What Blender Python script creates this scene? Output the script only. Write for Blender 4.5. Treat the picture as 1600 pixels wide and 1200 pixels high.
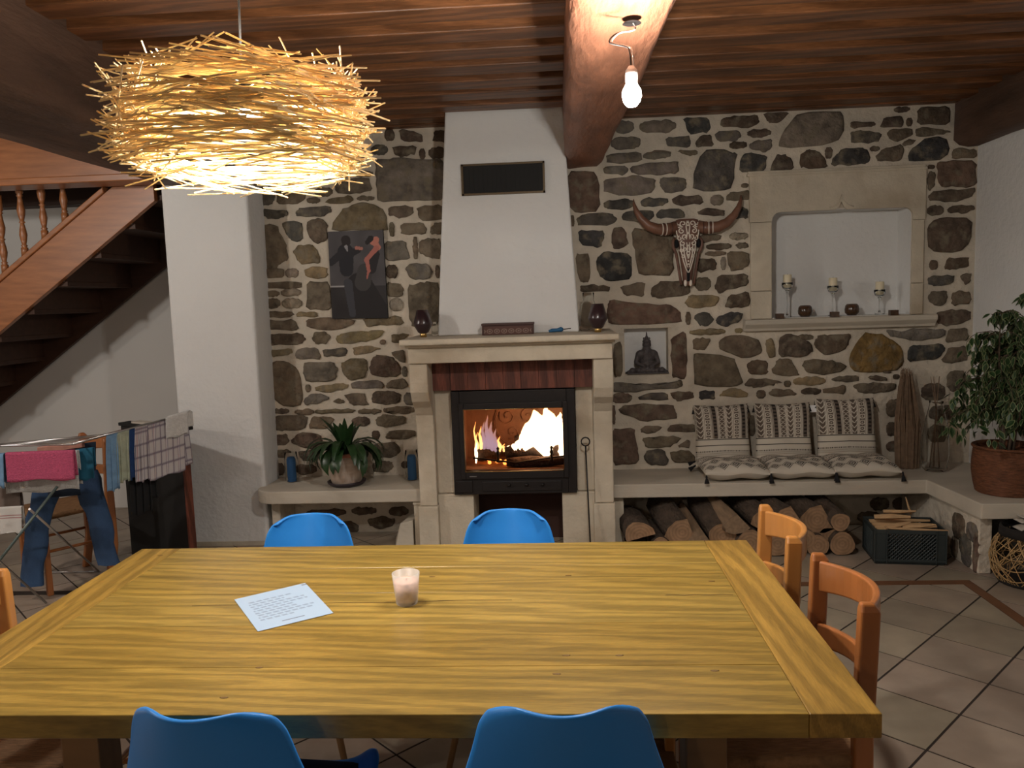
import bpy, bmesh, math, random
import numpy as np
from mathutils import Vector, Matrix, noise
R = random.Random(7)
PI = math.pi
C = bpy.context.scene.collection
for o in list(bpy.data.objects): bpy.data.objects.remove(o)

# ------------------------------------------------------------------ camera
F_PX, TILT, YAW, ROLL, EYE = 1239.48, 0.10635, -0.0597, -0.0332, 1.6
fw = Vector((math.sin(YAW)*math.cos(TILT), math.cos(YAW)*math.cos(TILT), -math.sin(TILT)))
rt = Vector((math.cos(YAW), -math.sin(YAW), 0)); up = rt.cross(fw)
RR = math.cos(ROLL)*rt + math.sin(ROLL)*up; UU = -math.sin(ROLL)*rt + math.cos(ROLL)*up
cam = bpy.data.cameras.new('camera'); co = bpy.data.objects.new('camera', cam); C.objects.link(co)
m = Matrix((RR, UU, -fw)).transposed().to_4x4(); m.translation = (0, 0, EYE); co.matrix_world = m
cam.sensor_width = 36; cam.lens = 36*F_PX/1600; cam.clip_start = .05
bpy.context.scene.camera = co
# ------------------------------------------------------------------ world, lights, exposure
w = bpy.data.worlds.new('world'); bpy.context.scene.world = w; w.use_nodes = True
w.node_tree.nodes['Background'].inputs[0].default_value = (.05, .045, .04, 1)
w.node_tree.nodes['Background'].inputs[1].default_value = .3
vs = bpy.context.scene.view_settings
bpy.context.scene.display_settings.display_device = 'sRGB'
vs.view_transform = 'Standard'; vs.look = 'None'; vs.gamma = 1; vs.use_curve_mapping = False
vs.exposure = 0.1
def point(name, loc, power, col, r):
    l = bpy.data.lights.new(name, 'POINT'); l.energy = power; l.color = col; l.shadow_soft_size = r
    o = bpy.data.objects.new(name, l); o.location = loc; C.objects.link(o); return o
BULB = Vector((.237, 2.44, 2.186))
NEST = Vector((-.805, 2.10, 2.085))
point('bulb_light', BULB - Vector((0, 0, .005)), 122, (1, .965, .90), .042)
point('pendant_light', NEST, 150, (1, .955, .89), .042)
point('stairwell_light', (-5.0, 1.4, 2.25), 60, (1, .92, .82), .06)
point('added_column_fill', (-3.55, 2.7, 2.55), 72, (1, .94, .87), .06)  # unseen fill, added to lift the column and the stair hall
point('fire_light', (-.16, 5.06, .72), 30, (1, .42, .14), .09)
point('added_rear_fill', (-1.6, -1.6, 2.35), 32, (1, .88, .75), .1)  # weak fill added behind the camera, not a lamp of the room

def P(u, v, X=None, Y=None, Z=None):
    d = fw + RR*((u-800)/F_PX) - UU*((v-600)/F_PX)
    t = X/d.x if X is not None else (Y/d.y if Y is not None else (Z-EYE)/d.z)
    return Vector((0, 0, EYE)) + d*t

# ------------------------------------------------------------------ materials
def srgb(r, g, b):
    f = lambda c: (c/255)/12.92 if c <= 10 else ((c/255+.055)/1.055)**2.4
    return (f(r), f(g), f(b))
def mat(name, col, rough=.6, metal=0, spec=.5, var=0, vscale=8, stretch=(1,1,1), bump=0, bscale=None, objcol=False,
        vcol=False, grain=0, trans=0, emis=None, estr=0, alpha=1, coat=0, ior=1.45, rings=0, sheen=0, var2=None):
    m = bpy.data.materials.new(name); m.use_nodes = True; nt = m.node_tree; N = nt.nodes; L = nt.links
    b = N['Principled BSDF']; b.inputs['Roughness'].default_value = rough; b.inputs['Metallic'].default_value = metal
    b.inputs['Specular IOR Level'].default_value = spec; b.inputs['IOR'].default_value = ior
    b.inputs['Transmission Weight'].default_value = trans; b.inputs['Alpha'].default_value = alpha
    b.inputs['Coat Weight'].default_value = coat; b.inputs['Coat Roughness'].default_value = .3
    b.inputs['Sheen Weight'].default_value = sheen
    tc = N.new('ShaderNodeTexCoord'); mp = N.new('ShaderNodeMapping'); mp.inputs['Scale'].default_value = stretch
    L.new(tc.outputs['Object'], mp.inputs['Vector'])
    src = None
    if objcol: oi = N.new('ShaderNodeObjectInfo'); src = oi.outputs['Color']
    elif vcol: at = N.new('ShaderNodeAttribute'); at.attribute_name = 'Col'; src = at.outputs['Color']
    if src is None:
        rg = N.new('ShaderNodeRGB'); rg.outputs[0].default_value = (*col, 1); src = rg.outputs[0]
    def mul(a, texout, lo, hi):
        mr = N.new('ShaderNodeMapRange'); mr.inputs['From Min'].default_value = .25; mr.inputs['From Max'].default_value = .75
        mr.inputs['To Min'].default_value = lo; mr.inputs['To Max'].default_value = hi
        L.new(texout, mr.inputs['Value'])
        mx = N.new('ShaderNodeMix'); mx.data_type = 'RGBA'; mx.blend_type = 'MULTIPLY'; mx.inputs['Factor'].default_value = 1
        L.new(a, mx.inputs['A']); L.new(mr.outputs[0], mx.inputs['B']); return mx.outputs['Result']
    if var:
        nz = N.new('ShaderNodeTexNoise'); nz.inputs['Scale'].default_value = vscale; nz.inputs['Detail'].default_value = 6
        L.new(mp.outputs[0], nz.inputs['Vector']); src = mul(src, nz.outputs[0], 1-var, 1+var*.7)
    if var2:
        nz2 = N.new('ShaderNodeTexNoise'); nz2.inputs['Scale'].default_value = var2[1]; nz2.inputs['Detail'].default_value = 3
        L.new(tc.outputs['Object'], nz2.inputs['Vector'])
        mx = N.new('ShaderNodeMix'); mx.data_type = 'RGBA'; mr = N.new('ShaderNodeMapRange')
        mr.inputs['From Min'].default_value = .5; mr.inputs['From Max'].default_value = .7
        L.new(nz2.outputs[0], mr.inputs['Value']); L.new(mr.outputs[0], mx.inputs['Factor'])
        L.new(src, mx.inputs['A']); mx.inputs['B'].default_value = (*var2[0], 1); src = mx.outputs['Result']
    if grain:
        wv = N.new('ShaderNodeTexWave'); wv.wave_type = 'BANDS'; wv.bands_direction = 'DIAGONAL'
        wv.inputs['Scale'].default_value = 1.6; wv.inputs['Distortion'].default_value = 9; wv.inputs['Detail'].default_value = 4
        wv.inputs['Detail Scale'].default_value = 1.2
        L.new(mp.outputs[0], wv.inputs['Vector']); src = mul(src, wv.outputs[0], 1-grain, 1+grain*.4)
        n3 = N.new('ShaderNodeTexNoise'); n3.inputs['Scale'].default_value = 38; n3.inputs['Detail'].default_value = 3
        L.new(mp.outputs[0], n3.inputs['Vector']); src = mul(src, n3.outputs[0], 1-grain*1.1, 1+grain*.6)
    if rings:
        wv = N.new('ShaderNodeTexWave'); wv.wave_type = 'RINGS'; wv.rings_direction = 'Y'; wv.inputs['Scale'].default_value = rings
        wv.inputs['Distortion'].default_value = 1.2
        L.new(tc.outputs['Object'], wv.inputs['Vector']); src = mul(src, wv.outputs[0], .86, 1.04)
    L.new(src, b.inputs['Base Color'])
    if bump:
        nb = N.new('ShaderNodeTexNoise'); nb.inputs['Scale'].default_value = bscale or vscale*3; nb.inputs['Detail'].default_value = 8
        L.new(mp.outputs[0], nb.inputs['Vector']); bp = N.new('ShaderNodeBump'); bp.inputs['Strength'].default_value = bump
        bp.inputs['Distance'].default_value = .02; L.new(nb.outputs[0], bp.inputs['Height']); L.new(bp.outputs[0], b.inputs['Normal'])
    if emis: b.inputs['Emission Color'].default_value = (*emis, 1); b.inputs['Emission Strength'].default_value = estr
    return m
M = {}
M['plaster'] = mat('white_plaster', (.74, .73, .71), .9, var=.05, vscale=2, bump=.35, bscale=28)
M['plaster_hall'] = mat('hall_plaster', (.66, .64, .61), .9, var=.04, vscale=2)
M['mortar'] = mat('lime_mortar', (.62, .545, .44), .95, var=.22, vscale=7, bump=.8, bscale=22)
M['stone'] = mat('field_stone', None, .9, objcol=True, var=.55, vscale=14, bump=1.0, bscale=30, var2=((.20, .165, .115), 16))
M['lime'] = mat('dressed_limestone', (.60, .525, .41), .85, var=.16, vscale=6, bump=.3, bscale=40, var2=((.45, .37, .27), 3.2))
M['limew'] = mat('pale_bench_stone', (.55, .49, .40), .75, var=.15, vscale=5, bump=.15, bscale=40, stretch=(.5, 1, 1))
M['tile'] = mat('floor_tile', None, .38, objcol=True, var=.25, vscale=5, bump=.05, bscale=30)
M['grout'] = mat('grout', (.03, .02, .015), .9)
M['terra'] = mat('brown_border_tile', (.17, .075, .035), .5, var=.2, vscale=6)
M['beam'] = mat('old_beam_wood', (.27, .11, .06), .55, var=.45, vscale=4, stretch=(3, .7, 3), bump=.6, bscale=14, coat=.1)
M['beamd'] = mat('dark_beam_wood', (.085, .045, .028), .6, var=.45, vscale=4, stretch=(3, .7, 3), bump=.6, bscale=14)
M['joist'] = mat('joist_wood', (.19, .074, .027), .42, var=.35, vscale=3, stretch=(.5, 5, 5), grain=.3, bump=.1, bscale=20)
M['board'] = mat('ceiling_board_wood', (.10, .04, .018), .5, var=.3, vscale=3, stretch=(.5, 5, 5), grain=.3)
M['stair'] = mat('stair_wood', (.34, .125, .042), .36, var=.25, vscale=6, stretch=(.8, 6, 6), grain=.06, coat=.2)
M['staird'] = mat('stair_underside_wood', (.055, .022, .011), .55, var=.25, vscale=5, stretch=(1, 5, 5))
M['tablew'] = mat('oak_table_wood', None, .33, objcol=True, var=.30, vscale=2.6, stretch=(.8, 9, 4), grain=.21, bump=.04, bscale=30, coat=.15)
M['tablee'] = mat('oak_end_wood', None, .33, objcol=True, var=.30, vscale=2.6, stretch=(9, .8, 4), grain=.21, bump=.04, bscale=30, coat=.15)
M['tabled'] = mat('oak_frame_wood', (.20, .10, .035), .5, var=.2, vscale=4, stretch=(.8, 7, 4))
M['blue'] = mat('blue_plastic', (.024, .21, .60), .38, spec=.4)
M['blackpad'] = mat('black_seat_pad', (.012, .012, .014), .8)
M['chairw'] = mat('honey_chair_wood', (.52, .22, .055), .28, var=.18, vscale=5, stretch=(3, 3, .8), coat=.4)
M['chairr'] = mat('reddish_chair_wood', (.36, .125, .035), .3, var=.2, vscale=5, stretch=(3, 3, .8), coat=.4)
M['rush'] = mat('woven_rush', (.30, .16, .07), .8, var=.4, vscale=30, stretch=(1, 5, 1), bump=.5, bscale=60)
M['legw'] = mat('pale_leg_wood', (.35, .2, .09), .5)
M['black'] = mat('black_iron', (.018, .014, .013), .5, metal=.3, bump=.1, bscale=30)
M['blackbox'] = mat('matt_black_panel', (.012, .011, .010), .75)
M['brass'] = mat('brass', (.62, .42, .16), .3, metal=1)
M['steel'] = mat('steel', (.55, .55, .55), .28, metal=1)
M['grey_plastic'] = mat('grey_green_metal_tube', (.10, .13, .12), .45, metal=.4)
M['redwood'] = mat('red_brown_lintel_wood', (.17, .05, .03), .5, grain=.35, var=.3, vscale=3, stretch=(4, 4, .5))
M['firebrick'] = mat('sooted_firebrick', (.20, .10, .06), .85, var=.35, vscale=8, bump=.3)
M['dark_recess'] = mat('dark_red_brown', (.05, .022, .016), .9)  # even dark red brown for the recess below and above the stove
M['char'] = mat('charred_log', (.05, .028, .02), .9, var=.4, vscale=12, bump=.8)
M['ember'] = mat('embers', (.2, .05, .02), .9, emis=(1, .28, .05), estr=3)
M['glass'] = mat('clear_glass', (.95, .97, .97), .03, trans=1, ior=1.45)
M['thinglass'] = mat('thin_clear_glass', (.97, .98, .98), .02, trans=1, ior=1.06, spec=.6)
M['fireglass'] = mat('stove_glass', (.95, .93, .9), .02, trans=1, ior=1.01, spec=.2)
M['bulbw'] = mat('glowing_bulb_glass', (1, 1, 1), .3, emis=(1, .97, .92), estr=60)
M['nestbulb'] = mat('glowing_cool_bulb_glass', (1, 1, 1), .3, emis=(.80, .91, 1), estr=38)
M['plasticw'] = mat('white_plastic', (.75, .74, .72), .4)
M['wire'] = mat('black_wire', (.03, .028, .026), .6)
M['rattan'] = mat('rattan_stick', (.80, .64, .37), .5, var=.3, vscale=5)
_m = M['rattan']; _n = _m.node_tree; _p = _n.nodes['Principled BSDF']; _t = _n.nodes.new('ShaderNodeBsdfTranslucent'); _x = _n.nodes.new('ShaderNodeMixShader')
_x.inputs[0].default_value = .4; _n.links.new(_p.inputs['Base Color'].links[0].from_socket, _t.inputs[0]); _n.links.new(_p.outputs[0], _x.inputs[1]); _n.links.new(_t.outputs[0], _x.inputs[2])
_n.links.new(_x.outputs[0], _n.nodes['Material Output'].inputs[0])
M['vase'] = mat('dark_plum_glass', (.035, .018, .020), .2, coat=.4)
M['mosaic'] = mat('brown_mosaic_glass', (.07, .032, .014), .15, var=.6, vscale=60, coat=.6)
M['cream'] = mat('cream_wax', (.78, .68, .48), .5)
M['pinkwax'] = mat('pink_wax', (.75, .47, .36), .5)
M['frost'] = mat('frosted_glass', (.85, .82, .80), .35, alpha=.32)
M['bluewax'] = mat('blue_jar_filling', (.035, .15, .38), .5)
M['buddha'] = mat('grey_resin', (.085, .073, .073), .5, var=.3, vscale=40, bump=.4, bscale=90)
M['bone'] = mat('carved_bone', (.78, .70, .60), .6)
M['skull'] = mat('brown_stained_bone', (.17, .085, .06), .55, var=.3, vscale=20)
M['horn'] = mat('striped_horn', (.20, .095, .06), .35, var=.3, vscale=18)
M['horndark'] = mat('dark_horn_ring', (.10, .045, .03), .4)
M['vcloth'] = mat('patterned_cloth', None, .95, vcol=True, bump=.15, bscale=250)
M['vpaint'] = mat('painted_canvas', None, .65, vcol=True)
M['tassel'] = mat('black_tassel', (.01, .009, .01), .95)
M['white_label'] = mat('white_label', (.8, .8, .8), .7)
M['clay'] = mat('weathered_terracotta', (.46, .35, .27), .85, var=.25, vscale=8, stretch=(1, 1, 4), var2=((.5, .42, .36), 9))
M['claydark'] = mat('dark_saucer', (.03, .02, .025), .4)
M['clayrim'] = mat('terracotta_rim', (.35, .13, .08), .8)
M['leafd'] = mat('dark_glossy_leaf', (.018, .05, .014), .38, var=.4, vscale=20, coat=.3)
M['leafg'] = mat('ficus_leaf_green', (.022, .055, .016), .42, var=.4, vscale=20)
M['leafe'] = mat('ficus_leaf_margin', (.17, .20, .09), .5)
M['bark'] = mat('thin_bark', (.10, .07, .045), .9)
M['wicker'] = mat('red_brown_wicker', (.19, .07, .03), .6, var=.6, vscale=25, stretch=(1, 1, 5), bump=.6, bscale=70)
M['straw'] = mat('dark_straw_rope', (.42, .26, .11), .7, var=.3, vscale=30)
M['blackrope'] = mat('black_woven_band', (.015, .012, .01), .9)
M['newsp'] = mat('newsprint', (.5, .45, .38), .9)
M['crate'] = mat('dark_green_plastic', (.030, .038, .038), .5)
M['logend'] = mat('sawn_log_end', (.32, .19, .105), .85, var=.35, vscale=18, rings=16)
M['split'] = mat('split_wood_face', (.25, .165, .10), .85, var=.3, vscale=8, stretch=(6, .6, 6))
M['logbark'] = mat('log_bark', (.085, .058, .04), .95, var=.45, vscale=18, stretch=(2, .7, 2), bump=1, bscale=30)
M['kind'] = mat('kindling_wood', (.52, .33, .17), .8, var=.25, vscale=10, stretch=(1, 8, 8))
M['grass'] = mat('dried_grass', (.23, .15, .095), .95, var=.3, vscale=30)
M['paper'] = mat('white_paper', None, .8, vcol=True)
M['pink'] = mat('pink_towelling', (.50, .085, .17), 1, var=.2, vscale=90, bump=.6, bscale=200)
M['wtowel'] = mat('white_towelling', (.55, .54, .52), 1, var=.12, vscale=60, bump=.5, bscale=160)
M['denim'] = mat('blue_denim', (.035, .075, .16), .95, var=.4, vscale=7, bump=.2, bscale=200)
M['denimd'] = mat('dark_denim', (.015, .025, .045), .95, var=.4, vscale=7)
M['teal'] = mat('teal_cloth', (.012, .10, .17), .95, var=.3, vscale=20)
M['skyc'] = mat('light_blue_cloth', (.15, .27, .42), .95, var=.2, vscale=30)
M['greenc'] = mat('pale_green_cloth', (.33, .36, .27), .95, var=.2, vscale=30)
M['navy'] = mat('navy_cloth', (.012, .04, .13), .95, var=.3, vscale=20)
M['blackc'] = mat('black_cloth', (.008, .008, .009), .95)
M['salmon'] = mat('salmon_cloth', (.42, .20, .15), .95, var=.2, vscale=30)
M['tool'] = mat('blue_rubber_grip', (.015, .10, .22), .5)

# ------------------------------------------------------------------ mesh helpers
class MB:
    def __init__(s): s.v = []; s.f = []; s.mi = []; s.cur = 0; s.sm = []; s.smooth = False
    def add(s, vs, fs):
        n = len(s.v); s.v += [tuple(v) for v in vs]
        for f in fs: s.f.append([n+i for i in f]); s.mi.append(s.cur); s.sm.append(s.smooth)
        return s
    def box(s, a, b, rz=0, c=None):
        x0, y0, z0 = a; x1, y1, z1 = b
        vs = [Vector(p) for p in ((x0,y0,z0),(x1,y0,z0),(x1,y1,z0),(x0,y1,z0),(x0,y0,z1),(x1,y0,z1),(x1,y1,z1),(x0,y1,z1))]
        if rz:
            c = Vector(c) if c else Vector(((x0+x1)/2, (y0+y1)/2, 0)); mm = Matrix.Rotation(rz, 3, 'Z')
            vs = [mm @ (v-c) + c for v in vs]
        return s.add(vs, [(0,3,2,1),(4,5,6,7),(0,1,5,4),(1,2,6,5),(2,3,7,6),(3,0,4,7)])
    def hexa(s, vs):  # 8 points: bottom 4, top 4
        return s.add(vs, [(0,3,2,1),(4,5,6,7),(0,1,5,4),(1,2,6,5),(2,3,7,6),(3,0,4,7)])
    def tube(s, pts, rad, n=8, cap=True, flat=1):
        pts = [Vector(p) for p in pts]; k = len(pts)
        if not hasattr(rad, '__len__'): rad = [rad]*k
        sm = s.smooth; s.smooth = n > 4
        ref = Vector((0, 0, 1)); vs = []
        t0 = (pts[-1]-pts[0]).normalized()
        if abs(t0.z) > .9: ref = Vector((1, 0, 0))
        for i, p in enumerate(pts):
            t = (pts[min(i+1, k-1)]-pts[max(i-1, 0)]).normalized()
            a = t.cross(ref)
            if a.length < 1e-4: a = t.cross(Vector((0, 1, 0)))
            a.normalize(); b = a.cross(t)
            for j in range(n):
                an = 2*PI*j/n; vs.append(p + rad[i]*(math.cos(an)*a + flat*math.sin(an)*b))
        fs = [(i*n+j, i*n+(j+1) % n, (i+1)*n+(j+1) % n, (i+1)*n+j) for i in range(k-1) for j in range(n)]
        s.add(vs, fs); s.smooth = False
        if cap: m0 = len(s.v)-k*n; s.f += [[m0+j for j in range(n)][::-1], [m0+(k-1)*n+j for j in range(n)]]; s.mi += [s.cur]*2; s.sm += [False]*2
        s.smooth = sm; return s
    def lathe(s, prof, c=(0,0,0), n=24, sx=1, sy=1):
        sm = s.smooth; s.smooth = True; vs = []
        for r, z in prof:
            for j in range(n): a = 2*PI*j/n; vs.append((c[0]+sx*r*math.cos(a), c[1]+sy*r*math.sin(a), c[2]+z))
        k = len(prof); fs = [(i*n+j, i*n+(j+1) % n, (i+1)*n+(j+1) % n, (i+1)*n+j) for i in range(k-1) for j in range(n)]
        s.add(vs, fs); m0 = len(s.v)-k*n
        s.f += [[m0+j for j in range(n)][::-1], [m0+(k-1)*n+j for j in range(n)]]; s.mi += [s.cur]*2; s.sm += [False]*2
        s.smooth = sm; return s
    def prism(s, poly, fn, a, b):  # poly of (p,q); fn(p,q,d)->xyz ; depth a..b
        n = len(poly); vs = [fn(p, q, a) for p, q in poly]+[fn(p, q, b) for p, q in poly]
        return s.add(vs, [list(range(n))[::-1], [n+i for i in range(n)]]+[(i, (i+1) % n, n+(i+1) % n, n+i) for i in range(n)])
    def grid(s, fn, nu, nv, smooth=True):
        sm = s.smooth; s.smooth = smooth
        vs = [fn(i/nu, j/nv) for j in range(nv+1) for i in range(nu+1)]
        fs = [(j*(nu+1)+i, j*(nu+1)+i+1, (j+1)*(nu+1)+i+1, (j+1)*(nu+1)+i) for j in range(nv) for i in range(nu)]
        s.add(vs, fs); s.smooth = sm; return s
    def ball(s, c, r, n=12, m_=8):
        r = (r, r, r) if not hasattr(r, '__len__') else r
        return s.grid(lambda u, v: (c[0]+r[0]*math.cos(2*PI*u)*math.sin(PI*v), c[1]+r[1]*math.sin(2*PI*u)*math.sin(PI*v), c[2]-r[2]*math.cos(PI*v)), n, m_)
def root_of(o):
    p = Vector((0, 0, 0))
    while o is not None: p += Vector(o.location); o = o.parent
    return p
def link(name, me, parent=None, loc=None):
    o = bpy.data.objects.new(name, me); C.objects.link(o)
    if parent is not None: o.parent = parent
    if loc is not None: o.location = loc
    return o
def build(name, mb, mats, parent=None, org=None, bevel=0, bseg=2, subd=0, solid=0, weld=False, local=False):
    """org: origin for a top-level mesh. Vertices given in world coordinates unless local."""
    off = Vector((0, 0, 0)) if local else (root_of(parent) if parent is not None else Vector(org or (0, 0, 0)))
    me = bpy.data.meshes.new(name)
    me.from_pydata([tuple(Vector(v)-off) for v in mb.v], [], mb.f)
    if not isinstance(mats, (list, tuple)): mats = [mats]
    for k in mats: me.materials.append(M[k] if isinstance(k, str) else k)
    me.polygons.foreach_set('material_index', mb.mi); me.polygons.foreach_set('use_smooth', mb.sm); me.update()
    if weld:
        bm = bmesh.new(); bm.from_mesh(me); bmesh.ops.remove_doubles(bm, verts=bm.verts, dist=1e-5)
        bmesh.ops.recalc_face_normals(bm, faces=bm.faces); bm.to_mesh(me); bm.free()
    o = link(name, me, parent, None if parent is not None else (org or (0, 0, 0)))
    if solid: q = o.modifiers.new('solid', 'SOLIDIFY'); q.thickness = solid; q.offset = 0
    if bevel: q = o.modifiers.new('bevel', 'BEVEL'); q.width = bevel; q.segments = bseg; q.limit_method = 'ANGLE'; q.angle_limit = .6
    if subd: q = o.modifiers.new('sub', 'SUBSURF'); q.levels = subd; q.render_levels = subd
    return o
def tag(o, label, cat=None, group=None, kind=None):
    if label: o['label'] = label
    if cat: o['category'] = cat
    if group: o['group'] = group
    if kind: o['kind'] = kind
    return o
def thing(name, label, cat, loc=(0,0,0), group=None, rz=0):
    o = bpy.data.objects.new(name, None); C.objects.link(o); o.location = loc; o.rotation_euler = (0, 0, rz); o.empty_display_size = .05
    return tag(o, label, cat, group)
def struct(name, mb, mats, label=None, **k):
    o = build(name, mb, mats, **k); return tag(o, label or name.replace('_', ' '), None, None, 'structure')
def sroot(name, label, loc=(0,0,0)):
    o = bpy.data.objects.new(name, None); C.objects.link(o); o.location = loc; return tag(o, label, None, None, 'structure')
def copy_tree(o, parent=None):
    c = o.copy(); C.objects.link(c); c.parent = parent
    for ch in o.children: copy_tree(ch, c)
    return c
def blob(name, parts, mt, parent, voxel=.008, smooth=6, org=None):
    mb = MB()
    for a, b, r1, r2 in parts:
        a, b = Vector(a), Vector(b); n = 6
        for i in range(n+1): t = i/n; mb.ball(a.lerp(b, t), r1+(r2-r1)*t if not hasattr(r1, '__len__') else r1, 12, 8)
    o = build(name, mb, mt, parent, org)
    q = o.modifiers.new('rm', 'REMESH'); q.mode = 'VOXEL'; q.voxel_size = voxel; q.use_smooth_shade = True
    q = o.modifiers.new('sm', 'SMOOTH'); q.iterations = smooth; q.factor = .5
    return o

# ================================================================== ROOM
WY = 5.40
# floor slab under the tiles
mb = MB(); mb.box((-6.6, -3, -.12), (2.73, 6.35, -.002)); floor = struct('floor', mb, 'grout', 'floor of diagonal beige tiles with dark joints')
# plaster shell
struct('wall_left', MB().box((-6.8, -3.1, -.1), (-6.6, 6.5, 3.0)), 'plaster_hall', 'white wall at the far left, out of view')
struct('wall_front', MB().box((-6.8, -3.3, -.1), (2.95, -3.1, 3.0)), 'plaster_hall', 'white wall behind the viewer')
struct('wall_right', MB().box((2.73, -3.1, -.1), (2.95, 5.4, 3.0)), 'plaster', 'white plastered side wall behind the ficus')
struct('wall_hall', MB().box((-6.8, 6.2, -.1), (-2.2, 6.4, 3.0)), 'plaster_hall', 'white wall behind the staircase')

# back wall (mortar) with the two niches left open
NX0, NX1, NZ0, NZ1 = 1.423, 2.324, 1.415, 2.12
BX0, BX1, BZ0, BZ1 = .448, .741, 1.068, 1.376
FX0, FX1, FZ1 = -.80, .215, 1.24
mb = MB(); xs = sorted([-2.56, FX0, FX1, BX0, BX1, NX0, NX1, 2.95]); zs = sorted([-.1, BZ0, FZ1, BZ1, NZ0, NZ1, 3.0])
for i in range(len(xs)-1):
    for j in range(len(zs)-1):
        cx, cz = (xs[i]+xs[i+1])/2, (zs[j]+zs[j+1])/2
        if (NX0 < cx < NX1 and NZ0 < cz < NZ1) or (BX0 < cx < BX1 and BZ0 < cz < BZ1) or (FX0 < cx < FX1 and cz < FZ1): continue
        mb.box((xs[i], WY, zs[j]), (xs[i+1], WY+.35, zs[j+1]))
wall = struct('wall_back', mb, 'mortar', 'rubble stone wall with wide pale mortar joints')
build('niche_lining', MB().box((NX0-.02, WY+.2, NZ0-.02), (NX1+.02, WY+.22, NZ1+.02)).box((NX1-.004, WY-.0, NZ0), (NX1, WY+.2, NZ1)).box((NX0, WY, NZ0), (NX0+.004, WY+.2, NZ1))
      .box((NX0, WY, NZ0-.0), (NX1, WY+.2, NZ0+.003)).box((NX0, WY, NZ1-.003), (NX1, WY+.2, NZ1)), 'plaster', wall)['label'] = 'white plastered back and sides of the large niche'
build('niche_lining', MB().box((BX0, WY+.105, BZ0), (BX1, WY+.115, BZ1)), 'plaster', wall)['label'] = 'white back of the small statue niche'
struct('trim_1', MB().box((-2.2, WY+.02, -.1), (-2.56, 6.3, 3.0)), 'plaster_hall', 'white wall return behind the column')

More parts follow.
